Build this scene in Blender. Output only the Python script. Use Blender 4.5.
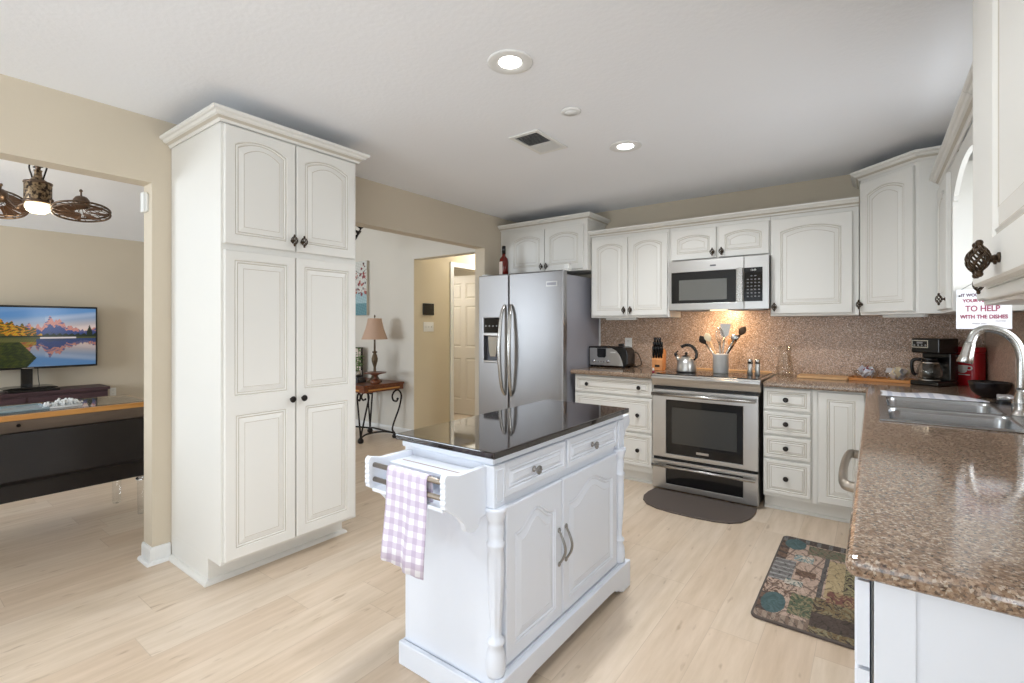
import bpy, bmesh, math, random
from mathutils import Vector, Matrix
for _o in list(bpy.data.objects): bpy.data.objects.remove(_o)
SC = bpy.context.scene; COL = SC.collection
PI = math.pi; R = math.radians
random.seed(7)

# ---------------------------------------------------------------- camera
cam = bpy.data.cameras.new('camera'); cam_o = bpy.data.objects.new('camera', cam); COL.objects.link(cam_o)
cam_o.location = (0, 0, 1.30); cam_o.rotation_euler = (PI/2, 0, math.atan(362/488))
cam.sensor_width = 36; cam.lens = 488/1024*36; cam.shift_y = -15.5/1024; cam.clip_start = 0.02
SC.camera = cam_o
# ---------------------------------------------------------------- world, exposure, daylight and fill
W = bpy.data.worlds.new('world'); SC.world = W; W.use_nodes = True
_bg = W.node_tree.nodes['Background']; _bg.inputs[0].default_value = (0.86, 0.93, 1.0, 1); _bg.inputs[1].default_value = 1.0
SC.view_settings.view_transform = 'Standard'; SC.view_settings.look = 'None'
SC.view_settings.gamma = 1; SC.view_settings.use_curve_mapping = False
SC.view_settings.exposure = 0.0
def area_light(name, loc, aim, sx, sy, watts, col=(1, 1, 1), spread=180):
    l = bpy.data.lights.new(name, 'AREA'); l.shape = 'RECTANGLE'; l.size = sx; l.size_y = sy
    l.energy = watts; l.color = col; l.spread = R(spread)
    o = bpy.data.objects.new(name, l); COL.objects.link(o); o.location = loc
    o.rotation_euler = (Vector(aim)-Vector(loc)).to_track_quat('-Z', 'Y').to_euler()
    return o
# daylight outside the sink and living windows; the rest is added fill
SKY = (0.88, 0.94, 1.0)
area_light('fill_behind_camera', (-1.3, -3.40, 1.15), (-1.3, 0, 1.15), 3.3, 2.1, 4, SKY)  # added fill lamp, shining in through the made-up glass door
area_light('fill_up_to_ceiling', (-1.3, -4.7, 0.02), (-1.3, -1.7, 2.2), 4.4, 2.6, 158, (0.80, 0.91, 1.0))       # added low fill lamp, aimed up to brighten the ceiling
area_light('fill_right_side', (0.90, -1.35, 1.3), (-3, -0.6, 2.7), 2.2, 1.4, 88, SKY)  # added fill lamp outside a made-up window beside the camera
area_light('daylight_sink_window', (0.80, 2.89, 1.5), (-2, 2.89, 2.5), 0.66, 0.95, 12, (0.9, 0.95, 1.0))
area_light('daylight_living_window', (-6.0, -3.40, 1.4), (-5.6, 3, 1.6), 2.6, 1.5, 215, (0.80, 0.90, 1.0))

# ---------------------------------------------------------------- materials
def srgb(r, g, b):
    f = lambda c: (c/255/12.92) if c/255 <= .04045 else ((c/255+.055)/1.055)**2.4
    return (f(r), f(g), f(b), 1)
MT = {}
def mat(name, col, rough=.5, metal=0, **kw):
    m = bpy.data.materials.new(name); m.use_nodes = True
    b = m.node_tree.nodes['Principled BSDF']
    b.inputs['Base Color'].default_value = srgb(*col) if len(col) == 3 else col
    b.inputs['Roughness'].default_value = rough; b.inputs['Metallic'].default_value = metal
    for k, v in kw.items(): b.inputs[k.replace('_', ' ')].default_value = v
    MT[name] = m
    return m
def nt(m): return m.node_tree, m.node_tree.nodes['Principled BSDF']
def node(t, typ, **kw):
    n = t.nodes.new(typ)
    for k, v in kw.items(): setattr(n, k, v)
    return n
def coords(t, scale=(1, 1, 1)):
    c = node(t, 'ShaderNodeTexCoord'); mp = node(t, 'ShaderNodeMapping')
    mp.inputs['Scale'].default_value = scale; t.links.new(c.outputs['Object'], mp.inputs[0]); return mp.outputs[0]
def noise(t, vec, scale, detail=2, rough=.5):
    n = node(t, 'ShaderNodeTexNoise'); n.inputs['Scale'].default_value = scale; n.inputs['Detail'].default_value = detail
    n.inputs['Roughness'].default_value = rough; t.links.new(vec, n.inputs['Vector']); return n.outputs['Fac']
def ramp(t, fac, stops, const=False):
    r = node(t, 'ShaderNodeValToRGB'); e = r.color_ramp
    if const: e.interpolation = 'CONSTANT'
    while len(e.elements) > 1: e.elements.remove(e.elements[-1])
    e.elements[0].position = stops[0][0]; e.elements[0].color = stops[0][1] if len(stops[0][1]) == 4 else srgb(*stops[0][1])
    for p, c in stops[1:]:
        x = e.elements.new(p); x.color = c if len(c) == 4 else srgb(*c)
    t.links.new(fac, r.inputs[0]); return r.outputs[0]
def bump(t, b, h, strength=.2, dist=.005):
    n = node(t, 'ShaderNodeBump'); n.inputs['Strength'].default_value = strength; n.inputs['Distance'].default_value = dist
    t.links.new(h, n.inputs['Height']); t.links.new(n.outputs[0], b.inputs['Normal'])
def math_(t, op, a, b=None, c=None):
    n = node(t, 'ShaderNodeMath', operation=op)
    for i, v in enumerate((a, b, c)):
        if v is None: continue
        if isinstance(v, (int, float)): n.inputs[i].default_value = v
        else: t.links.new(v, n.inputs[i])
    return n.outputs[0]
def mix(t, fac, a, b, mode='MIX'):
    n = node(t, 'ShaderNodeMix', data_type='RGBA', blend_type=mode)
    for i, v in ((0, fac), (6, a), (7, b)):
        if isinstance(v, (int, float)): n.inputs[i].default_value = v
        elif isinstance(v, tuple): n.inputs[i].default_value = v
        else: t.links.new(v, n.inputs[i])
    return n.outputs[2]

def painted(name, col, rough, bs, bscale, detail=4, dist=.003, var=.03):
    m = mat(name, col, rough); t, b = nt(m); v = coords(t)
    n = noise(t, v, bscale, detail); bump(t, b, n, bs, dist)
    c = srgb(*col); d = tuple(x*(1-var) for x in c[:3])+(1,); u = tuple(min(1, x*(1+var)) for x in c[:3])+(1,)
    t.links.new(ramp(t, noise(t, v, 1.3, 2), [(.3, d), (.7, u)]), b.inputs['Base Color'])
    return m
painted('wall_tan', (206, 194, 174), .85, .15, 160)
painted('wall_cream', (214, 208, 197), .85, .12, 160)
painted('wall_hall', (212, 200, 174), .85, .12, 160)
painted('ceiling_white', (244, 246, 250), .9, .22, 45, 5, .006, .01)
painted('trim_white', (232, 232, 230), .4, .02, 60)
painted('cabinet_cream', (229, 227, 221), .42, .05, 40, var=.015)
mat('cabinet_glaze_shade', (194, 186, 172), .5)  # glaze in the door grooves, also the painted shade line on crowns
painted('island_white', (229, 234, 243), .38, .04, 50, var=.01)
mat('island_groove', (218, 222, 230), .4)
painted('door_paint', (206, 198, 182), .5, .03, 60)
mat('raw_wood', (176, 120, 72), .6)
mat('black_gap', (18, 17, 17), .6)
mat('white_plastic', (232, 232, 228), .35)
mat('grey_plastic', (150, 150, 150), .4)
mat('black_plastic', (12, 12, 13), .2)
mat('dark_iron', (38, 32, 28), .45, .6)
mat('bronze', (72, 58, 44), .4, .8)
mat('knob_dark', (46, 42, 40), .3, .7)
mat('pewter', (150, 148, 145), .3, .9)
mat('chrome', (205, 206, 208), .12, 1)
mat('nickel', (190, 188, 184), .25, 1)
mat('champagne', (150, 140, 128), .35, .8)
mat('cable_black', (22, 22, 22), .5)
mat('white_text', (235, 235, 235), .5)
mat('grey_text', (120, 120, 122), .5)
mat('lens_glow', (255, 255, 255), .5, Emission_Color=(1, .985, .95, 1), Emission_Strength=9.0)
mat('fan_glow', (255, 240, 205), .5, Emission_Color=(1, .86, .58, 1), Emission_Strength=1.7)
def steel(name, col, rough, axis):
    m = mat(name, col, rough, 1); t, b = nt(m)
    s = {'x': (3, 300, 300), 'z': (300, 300, 3)}[axis]
    n = noise(t, coords(t, s), 1, 3); bump(t, b, n, .03, .001)
    t.links.new(math_(t, 'MULTIPLY_ADD', n, .12, rough-.06), b.inputs['Roughness'])
    return m
steel('steel', (192, 190, 187), .3, 'x'); mat('crock_steel', (242, 240, 236), .28, .3); mat('steel_bright', (206, 204, 200), .28, .85); steel('steel_fridge', (158, 157, 158), .36, 'z')
mat('fridge_side', (148, 148, 156), .45, .1)
mat('sink_steel', (178, 180, 182), .27, 1)
mat('black_glass', (16, 16, 18), .06)
mat('oven_glass', (60, 60, 58), .12)
mat('microwave_glass', (104, 104, 100), .22)
def glass(name, col=(1, 1, 1, 1), rough=.02, tr=.8):
    # thin clear glass: part transparent, part glossy, so light passes through it
    m = bpy.data.materials.new(name); m.use_nodes = True; t = m.node_tree
    for n in list(t.nodes): t.nodes.remove(n)
    o = node(t, 'ShaderNodeOutputMaterial'); a = node(t, 'ShaderNodeBsdfTransparent'); g = node(t, 'ShaderNodeBsdfGlossy')
    a.inputs[0].default_value = col; g.inputs['Roughness'].default_value = rough
    fr = node(t, 'ShaderNodeLayerWeight'); fr.inputs[0].default_value = .5
    mx = node(t, 'ShaderNodeMixShader')
    t.links.new(math_(t, 'MULTIPLY_ADD', math_(t, 'POWER', fr.outputs['Facing'], 2.6), .7, .04), mx.inputs[0])
    t.links.new(a.outputs[0], mx.inputs[1]); t.links.new(g.outputs[0], mx.inputs[2]); t.links.new(mx.outputs[0], o.inputs[0])
    MT[name] = m; return m
glass('window_glass'); glass('clear_glass', (.985, .99, .985, 1)); glass('acrylic', (.97, .98, .985, 1), .05)

def granite(name, base, rough, scale):
    m = mat(name, (150, 130, 115), rough); t, b = nt(m); v = coords(t)
    vo = node(t, 'ShaderNodeTexVoronoi'); vo.inputs['Scale'].default_value = scale
    wp = node(t, 'ShaderNodeTexNoise'); wp.inputs['Scale'].default_value = scale*1.5; t.links.new(v, wp.inputs['Vector'])
    va = node(t, 'ShaderNodeVectorMath', operation='SCALE'); va.inputs['Scale'].default_value = .006; t.links.new(wp.outputs['Color'], va.inputs[0])
    vb = node(t, 'ShaderNodeVectorMath', operation='ADD'); t.links.new(v, vb.inputs[0]); t.links.new(va.outputs[0], vb.inputs[1])
    t.links.new(vb.outputs[0], vo.inputs['Vector'])
    sep = node(t, 'ShaderNodeSeparateColor'); t.links.new(vo.outputs['Color'], sep.inputs[0])
    c = ramp(t, sep.outputs[0], base, True)
    c2 = mix(t, noise(t, v, scale*.35, 3), (0, 0, 0, 1), (1, 1, 1, 1))
    c3 = mix(t, .22, c, ramp(t, noise(t, v, scale*.5, 4), [(.35, (96, 76, 62)), (.65, (214, 196, 180))]))
    t.links.new(c3, b.inputs['Base Color'])
    return m
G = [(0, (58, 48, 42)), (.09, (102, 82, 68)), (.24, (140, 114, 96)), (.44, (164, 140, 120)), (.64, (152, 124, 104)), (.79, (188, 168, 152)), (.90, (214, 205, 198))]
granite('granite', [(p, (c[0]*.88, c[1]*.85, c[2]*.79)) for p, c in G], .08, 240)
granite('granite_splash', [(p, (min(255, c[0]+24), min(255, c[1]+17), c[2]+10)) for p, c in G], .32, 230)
mat('black_granite', (30, 26, 25), .05, Coat_Weight=.5, Coat_Roughness=.03)
_t, _b = nt(MT['black_granite']); _n = node(_t, 'ShaderNodeTexVoronoi'); _n.inputs['Scale'].default_value = 420; _t.links.new(coords(_t), _n.inputs['Vector'])
_s = node(_t, 'ShaderNodeSeparateColor'); _t.links.new(_n.outputs['Color'], _s.inputs[0])
_t.links.new(ramp(_t, _s.outputs[0], [(0, (34, 28, 26)), (.8, (48, 42, 40)), (.96, (74, 70, 70))], True), _b.inputs['Base Color'])

def floor_mat():
    m = mat('floor_maple', (200, 180, 152), .33); t, b = nt(m)
    c = node(t, 'ShaderNodeTexCoord'); s = node(t, 'ShaderNodeSeparateXYZ'); t.links.new(c.outputs['Object'], s.inputs[0])
    px = math_(t, 'DIVIDE', s.outputs[0], .19); ix = math_(t, 'FLOOR', px)
    wn = node(t, 'ShaderNodeTexWhiteNoise', noise_dimensions='1D'); t.links.new(ix, wn.inputs['W'])
    py = math_(t, 'ADD', math_(t, 'DIVIDE', s.outputs[1], 1.25), math_(t, 'MULTIPLY', wn.outputs['Value'], 7.3)); iy = math_(t, 'FLOOR', py)
    cb = node(t, 'ShaderNodeCombineXYZ'); t.links.new(ix, cb.inputs[0]); t.links.new(iy, cb.inputs[1])
    w2 = node(t, 'ShaderNodeTexWhiteNoise', noise_dimensions='3D'); t.links.new(cb.outputs[0], w2.inputs['Vector'])
    base = ramp(t, w2.outputs['Value'], [(0, (216, 195, 173)), (.5, (222, 203, 182)), (1, (227, 211, 193))])
    # long grain, offset per board
    sh = node(t, 'ShaderNodeVectorMath', operation='ADD'); t.links.new(c.outputs['Object'], sh.inputs[0])
    cc = node(t, 'ShaderNodeCombineXYZ'); t.links.new(math_(t, 'MULTIPLY', w2.outputs['Value'], 11), cc.inputs[1]); t.links.new(cc.outputs[0], sh.inputs[1])
    mp = node(t, 'ShaderNodeMapping'); mp.inputs['Scale'].default_value = (22, 2.2, 1); t.links.new(sh.outputs[0], mp.inputs[0])
    g = noise(t, mp.outputs[0], 1, 5, .6)
    col = mix(t, 1.0, base, ramp(t, g, [(.3, (232, 228, 220)), (.7, (255, 255, 255))]), 'MULTIPLY')
    mp2 = node(t, 'ShaderNodeMapping'); mp2.inputs['Scale'].default_value = (26, 7, 1); t.links.new(sh.outputs[0], mp2.inputs[0])
    k = noise(t, mp2.outputs[0], 1, 2)
    kn = ramp(t, k, [(.655, (0, 0, 0)), (.75, (255, 255, 255))])
    col = mix(t, math_(t, 'MULTIPLY', kn, .55), col, srgb(158, 132, 104))
    fx = math_(t, 'FRACT', px); fy = math_(t, 'FRACT', py)
    e = math_(t, 'MAXIMUM', math_(t, 'LESS_THAN', fx, .012), math_(t, 'LESS_THAN', fy, .0022))
    col = mix(t, math_(t, 'MULTIPLY', e, .3), col, srgb(140, 118, 92))
    t.links.new(col, b.inputs['Base Color'])
    return m
floor_mat()
def wood(name, c1, c2, rough=.45, scale=(3, 30, 30), sc=1):
    m = mat(name, c1, rough); t, b = nt(m)
    t.links.new(ramp(t, noise(t, coords(t, scale), sc, 4, .6), [(.3, c1), (.7, c2)]), b.inputs['Base Color']); return m
wood('wood_light', (206, 160, 108), (222, 184, 138)); wood('wood_orange', (190, 122, 58), (214, 150, 84))
wood('wood_knife', (200, 128, 70), (222, 156, 94), scale=(20, 20, 3))
wood('wood_rim', (186, 128, 62), (208, 152, 84), scale=(30, 2, 30)); wood('wood_espresso', (58, 38, 44), (74, 50, 58), scale=(30, 2, 30))
wood('wood_cherry', (86, 44, 28), (128, 74, 44), .35, (3, 30, 30))
wood('table_black', (22, 20, 21), (36, 33, 34), .3, (40, 3, 3))
wood('table_top', (150, 142, 128), (166, 158, 142), .15, (40, 3, 3)); wood('table_taupe', (96, 84, 74), (118, 104, 92), .4, (40, 3, 3))
mat('lamp_shade', (196, 164, 142), .8); mat('lamp_bronze', (96, 80, 60), .45, .5)
mat('brown_mat', (88, 78, 72), .75); mat('dark_bowl', (24, 20, 22), .25)
mat('red_can', (184, 22, 34), .35); mat('red_glass', (98, 22, 14), .12); mat('amber', (140, 52, 20), .12); mat('label_cream', (216, 200, 190), .6)
mat('tea_silver', (214, 214, 218), .4, .3); mat('tea_red', (140, 34, 56), .5); mat('tea_cream', (226, 210, 176), .5); mat('tea_teal', (70, 110, 110), .5)
mat('leaf_green', (96, 130, 60), .6); mat('coral_white', (236, 238, 238), .6); mat('tray_blue', (150, 168, 174), .15)
mat('sign_board', (236, 236, 238), .6); mat('sign_red', (150, 60, 88), .6); mat('sign_grey', (120, 100, 116), .6)
mat('shelf_copper', (150, 110, 92), .5); mat('logo_grey', (88, 88, 92), .4, .6)
def stripes(name, c1, c2, c3, ax, per, w=.5):
    m = mat(name, c1, .85); t, b = nt(m); c = node(t, 'ShaderNodeTexCoord'); s = node(t, 'ShaderNodeSeparateXYZ'); t.links.new(c.outputs['Object'], s.inputs[0])
    a = math_(t, 'LESS_THAN', math_(t, 'FRACT', math_(t, 'DIVIDE', s.outputs[ax[0]], per)), w)
    if len(ax) > 1:
        d = math_(t, 'LESS_THAN', math_(t, 'FRACT', math_(t, 'DIVIDE', s.outputs[ax[1]], per)), w)
        sm = math_(t, 'MULTIPLY', math_(t, 'ADD', a, d), .5)
        col = ramp(t, sm, [(0, c1), (.5, c2), (1, c3)])
    else: col = mix(t, a, srgb(*c1), srgb(*c2))
    t.links.new(col, b.inputs['Base Color']); bump(t, b, noise(t, c.outputs['Object'], 500, 2), .2, .001); return m
stripes('gingham', (238, 236, 242), (212, 202, 218), (196, 182, 204), (0, 2), .038)
stripes('sink_cloth', (226, 226, 232), (196, 198, 210), (0, 0, 0), (0,), .06, .35)
def attr_mat(name, rough=.7, emit=0):
    m = mat(name, (0, 0, 0), rough); t, b = nt(m); a = node(t, 'ShaderNodeAttribute', attribute_name='Col')
    t.links.new(a.outputs['Color'], b.inputs['Base Color' if not emit else 'Emission Color'])
    if emit: b.inputs['Emission Strength'].default_value = emit
    return m
attr_mat('tv_picture', .15, .72); attr_mat('printed_mat', .7); attr_mat('canvas_print', .8)
_m = mat('fan_filigree', (96, 78, 60), .45, .7); _t, _b = nt(_m)
_t.links.new(ramp(_t, noise(_t, coords(_t), 38, 2), [(.42, (52, 40, 32)), (.55, (150, 128, 100))]), _b.inputs['Base Color'])
mat('fan_bronze', (104, 86, 72), .38, .75); mat('fan_wood', (104, 72, 48), .45)

# ---------------------------------------------------------------- mesh kit
class MB:
    def __init__(s): s.v = []; s.f = []; s.m = []; s.s = []
    def add(s, vs, fs, mi=0, smooth=False):
        o = len(s.v); s.v += [tuple(v) for v in vs]
        for f in fs: s.f.append(tuple(o+i for i in f)); s.m.append(mi); s.s.append(smooth)
        return s
    def box(s, x0, y0, z0, x1, y1, z1, mi=0):
        x0, x1 = min(x0, x1), max(x0, x1); y0, y1 = min(y0, y1), max(y0, y1); z0, z1 = min(z0, z1), max(z0, z1)
        return s.add([(x0, y0, z0), (x1, y0, z0), (x1, y1, z0), (x0, y1, z0), (x0, y0, z1), (x1, y0, z1), (x1, y1, z1), (x0, y1, z1)],
                     [(0, 3, 2, 1), (4, 5, 6, 7), (0, 1, 5, 4), (1, 2, 6, 5), (2, 3, 7, 6), (3, 0, 4, 7)], mi)
    def rings(s, rs, mi=0, smooth=False, cap0=True, cap1=True, closed=True, mats=None):
        n = len(rs[0]); vs = [p for r in rs for p in r]; o = len(s.v); s.v += [tuple(v) for v in vs]
        for k in range(len(rs)-1):
            mm = mats[k] if mats else mi
            for i in range(n if closed else n-1):
                j = (i+1) % n
                s.f.append((o+k*n+i, o+k*n+j, o+(k+1)*n+j, o+(k+1)*n+i)); s.m.append(mm); s.s.append(smooth)
        if cap0: s.f.append(tuple(o+i for i in range(n))[::-1]); s.m.append(mats[0] if mats else mi); s.s.append(False)
        if cap1: s.f.append(tuple(o+(len(rs)-1)*n+i for i in range(n))); s.m.append(mats[-1] if mats else mi); s.s.append(False)
        return s
    def lathe(s, prof, c=(0, 0, 0), n=24, mi=0, axis='z', cap=True, arc=None):
        rs = []
        for r, z in prof:
            ring = []
            for i in range(n):
                a = 2*PI*i/n; x, y = r*math.cos(a), r*math.sin(a)
                p = {'z': (x, y, z), 'y': (x, -z, y), 'x': (z, x, y)}[axis]
                ring.append((c[0]+p[0], c[1]+p[1], c[2]+p[2]))
            rs.append(ring)
        return s.rings(rs, mi, True, cap, cap)
    def tube(s, pts, r, n=8, mi=0, flat=1.0, cap=True):
        P = [Vector(p) for p in pts]; rs = []; N = len(P)
        rr = r if isinstance(r, (list, tuple)) else [r]*N
        up = None
        for i in range(N):
            d = (P[min(i+1, N-1)]-P[max(i-1, 0)])
            if d.length < 1e-9: d = Vector((0, 0, 1))
            d.normalize()
            if up is None: up = Vector((0, 0, 1)) if abs(d.z) < .9 else Vector((1, 0, 0))
            a = up - d*up.dot(d)
            if a.length < 1e-6: a = Vector((0, 1, 0)) - d*d.y
            a.normalize(); b = d.cross(a); up = a
            rs.append([P[i]+a*(rr[i]*math.cos(2*PI*k/n)*flat)+b*(rr[i]*math.sin(2*PI*k/n)) for k in range(n)])
        return s.rings(rs, mi, True, cap, cap)
    def ball(s, c, r, n=12, mi=0, sc=(1, 1, 1)):
        rs = []
        for k in range(1, n//2+1):
            t = PI*k/(n//2+1); rs.append([(c[0]+r*math.sin(t)*math.cos(2*PI*i/n)*sc[0], c[1]+r*math.sin(t)*math.sin(2*PI*i/n)*sc[1], c[2]-r*math.cos(t)*sc[2]) for i in range(n)])
        return s.rings(rs, mi, True)
    def prism(s, poly, a, b, axis='z', mi=0, smooth=False):
        def P(u, v, w): return {'z': (u, v, w), 'y': (u, w, v), 'x': (w, u, v)}[axis]
        r0 = [P(u, v, a) for u, v in poly]; r1 = [P(u, v, b) for u, v in poly]
        return s.rings([r0, r1], mi, smooth)
    def grid(s, us, vs, keep, a, b, axis='z', mi=0):
        # solid slab of kept cells between a and b, shared vertices, no inner faces
        def P(u, v, w): return {'z': (u, v, w), 'y': (u, w, v), 'x': (w, u, v)}[axis]
        idx = {}; vv = []; ff = []
        def V(i, j, k):
            if (i, j, k) not in idx: idx[(i, j, k)] = len(vv); vv.append(P(us[i], vs[j], (a, b)[k]))
            return idx[(i, j, k)]
        K = {(i, j) for i in range(len(us)-1) for j in range(len(vs)-1) if keep((us[i]+us[i+1])/2, (vs[j]+vs[j+1])/2)}
        for i, j in K:
            ff.append((V(i, j, 1), V(i+1, j, 1), V(i+1, j+1, 1), V(i, j+1, 1))); ff.append((V(i, j, 0), V(i, j+1, 0), V(i+1, j+1, 0), V(i+1, j, 0)))
            for (di, dj, p, q) in ((0, -1, (i, j), (i+1, j)), (1, 0, (i+1, j), (i+1, j+1)), (0, 1, (i+1, j+1), (i, j+1)), (-1, 0, (i, j+1), (i, j))):
                if (i+di, j+dj) not in K: ff.append((V(*p, 0), V(*q, 0), V(*q, 1), V(*p, 1)))
        return s.add(vv, ff, mi)
    def mesh(s, name, mats):
        me = bpy.data.meshes.new(name); me.from_pydata(s.v, [], s.f)
        for m in ([mats] if isinstance(mats, str) else mats): me.materials.append(MT[m])
        me.polygons.foreach_set('material_index', s.m); me.polygons.foreach_set('use_smooth', s.s)
        bm = bmesh.new(); bm.from_mesh(me); bmesh.ops.recalc_face_normals(bm, faces=bm.faces); bm.to_mesh(me); bm.free()
        me.update(); return me
    def build(s, name, mats, parent=None, loc=(0, 0, 0), rot=(0, 0, 0), bevel=0, seg=2, **kw):
        return put(name, s.mesh(name, mats), parent, loc, rot, bevel, seg, **kw)
def put(name, me, parent=None, loc=(0, 0, 0), rot=(0, 0, 0), bevel=0, seg=2, **kw):
    o = bpy.data.objects.new(name, me); COL.objects.link(o); o.parent = parent; o.location = loc; o.rotation_euler = rot
    if bevel:
        b = o.modifiers.new('bevel', 'BEVEL'); b.width = bevel; b.segments = seg; b.limit_method = 'ANGLE'; b.angle_limit = R(40)
        b.use_clamp_overlap = True
    for k, v in kw.items(): o[k] = v
    return o
def box(name, m, a, b, parent=None, bevel=0, **kw): return MB().box(*a, *b).build(name, m, parent, bevel=bevel, **kw)
def thing(name, label, cat, loc=(0, 0, 0), rz=0, group=None):
    o = bpy.data.objects.new(name, None); COL.objects.link(o); o.empty_display_size = .05
    o.location = loc; o.rotation_euler = (0, 0, rz); o['label'] = label; o['category'] = cat
    if group: o['group'] = group
    return o
def tag(o, label, cat, group=None):
    o['label'] = label; o['category'] = cat
    if group: o['group'] = group
    return o
def struct(mb, name, m, bevel=0, **kw):
    o = mb.build(name, m, bevel=bevel, **kw); o['kind'] = 'structure'; return o
def smoothpath(pts, k=6):
    P = [Vector(p) for p in pts]; out = []
    for i in range(len(P)-1):
        p0 = P[max(i-1, 0)]; p1 = P[i]; p2 = P[i+1]; p3 = P[min(i+2, len(P)-1)]
        for j in range(k):
            t = j/k; out.append(.5*((2*p1)+(p2-p0)*t+(2*p0-5*p1+4*p2-p3)*t*t+(3*p1-p0-3*p2+p3)*t**3))
    out.append(P[-1]); return out
def rrect(x0, y0, x1, y1, r, k=5):
    out = []
    for cx, cy, a0 in ((x1-r, y0+r, -90), (x1-r, y1-r, 0), (x0+r, y1-r, 90), (x0+r, y0+r, 180)):
        for i in range(k+1):
            a = R(a0+90*i/k); out.append((cx+r*math.cos(a), cy+r*math.sin(a)))
    return out
def text_mesh(txt, size, depth=.0006, bold=0):
    c = bpy.data.curves.new('lettering', 'FONT'); c.body = txt; c.size = size; c.extrude = depth; c.align_x = 'CENTER'; c.align_y = 'CENTER'; c.offset = bold
    o = bpy.data.objects.new('lettering', c); COL.objects.link(o)
    dg = bpy.context.evaluated_depsgraph_get(); dg.update()
    me = bpy.data.meshes.new_from_object(o.evaluated_get(dg)); bpy.data.objects.remove(o); bpy.data.curves.remove(c)
    return me
def lettering(txt, size, m, parent, loc, rot=(PI/2, 0, 0), bold=0, name='lettering', width=None):
    me = text_mesh(txt, size, bold=bold); me.materials.clear(); me.materials.append(MT[m]); o = put(name, me, parent, loc, rot)
    if width:
        xs = [v.co.x for v in me.vertices]; w = max(xs)-min(xs)
        me.transform(Matrix.Diagonal((width/w, 1, 1, 1)))
    return o
def picture(name, m, w, h, nx, ny, fn, parent, loc, rot, thick=0):
    # flat printed sheet in the local XZ plane, colour per cell
    vs = [(w*i/nx, 0, h*j/ny) for j in range(ny+1) for i in range(nx+1)]
    fs = [(j*(nx+1)+i, j*(nx+1)+i+1, (j+1)*(nx+1)+i+1, (j+1)*(nx+1)+i) for j in range(ny) for i in range(nx)]
    me = bpy.data.meshes.new(name); me.from_pydata(vs, [], fs); me.materials.append(MT[m])
    ca = me.color_attributes.new('Col', 'FLOAT_COLOR', 'CORNER'); d = []
    for j in range(ny):
        for i in range(nx):
            c = srgb(*[max(0, min(255, q)) for q in fn((i+.5)/nx, (j+.5)/ny)]); d += list(c)*4
    ca.data.foreach_set('color', d)
    return put(name, me, parent, loc, rot)

# ---------------------------------------------------------------- doors, knobs, crown (local: x across, z up, front faces -y)
def outline(x0, x1, z0, z1, rise, kind, K=14):
    out = [(x0, z0), (x1, z0)]
    for i in range(K+1):
        s = 1-2*i/K
        if kind == 'seg': g = s*s
        else:
            q = min(1, abs(s)/.86); g = q*q*(3-2*q)
            if abs(s) > .86: g = 1
        out.append(((x0+x1)/2+s*(x1-x0)/2, z1-rise*g))
    return out
def panel_door(w, h, t=.02, mg=.058, mgx=None, rise=0, kind='seg', mb=None, z0=0, em=(.004, .004, .004, .004), top_extra=0, raised=True, bv=.042):
    mb = mb or MB(); mgx = mgx or mg
    O = lambda l, r, b, tt: outline(l, w-r, z0+b, z0+h-tt, 0, kind)
    I = lambda d: outline(mgx+d, w-mgx-d, z0+mg+d, z0+h-mg-top_extra-d, rise, kind)
    Y = lambda poly, y: [(x, y, z) for x, z in poly]
    rs = [Y(O(0, 0, 0, 0), 0), Y(O(0, 0, 0, 0), -t+.004), Y(O(em[0], em[1], em[2], em[3]), -t), Y(I(0), -t), Y(I(.003), -t+.0045), Y(I(.006), -t+.0045), Y(I(.011), -t+.001), Y(I(.015), -t+.0055), Y(I(.018), -t+.006), Y(I(bv), -t+.0005), Y(I(bv+.0025), -t+.0018)]
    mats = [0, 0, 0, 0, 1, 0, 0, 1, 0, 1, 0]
    mb.rings(rs, mats=mats[:len(rs)-1]+[0]); mb.m[-1] = 0; mb.m[-2] = 0
    return mb
_lat = None
def lattice_mesh():
    global _lat
    if _lat: return _lat
    mb = MB(); H = .062
    for k in range(6):
        for sgn in (1, -1):
            pts = []
            for i in range(13):
                s = -1+2*i/12; r = .0155*(1-s*s)**.8+.0025; a = 2*PI*k/6+sgn*s*1.25
                pts.append((r*math.cos(a), -.026+r*math.sin(a)*.8, s*H*.36))
            mb.tube(pts, .0016, 5)
    for s in (1, -1):
        mb.ball((0, -.026, s*H*.44), .0058, 10); mb.lathe([(.003, -H*.36-.004), (.006, -H*.36), (.003, -H*.36+.004)], (0, -.026, 0 if s < 0 else 2*H*.36), 10)
    mb.tube([(0, 0, 0), (0, -.012, 0), (0, -.018, 0)], [.006, .004, .005], 8)
    mb.lathe([(.009, 0), (.009, .003), (.005, .005)], (0, 0, 0), 12, axis='y')
    _lat = mb.mesh('lattice_knob', 'bronze'); return _lat
_rk = None
def round_knob_mesh():
    global _rk
    if _rk: return _rk
    _rk = MB().lathe([(.008, 0), (.006, .006), (.006, .012), (.0155, .017), (.0175, .021), (.015, .026), (.009, .0285), (.006, .027), (.002, .029)], n=20, axis='y').mesh('round_knob', 'knob_dark'); return _rk
def lat_knob(parent, x, z, y=-.02, sc=1): o = put('lattice_knob', lattice_mesh(), parent, (x, y, z)); o.scale = (sc,)*3; return o
def rnd_knob(parent, x, z, y=-.02): return put('knob', round_knob_mesh(), parent, (x, y, z))
CROWN = [(0, 0), (.006, 0), (.010, .010), (.014, .012), (.024, .022), (.034, .026), (.040, .036), (.048, .038), (.054, .044), (.054, .056), (0, .056)]
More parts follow.
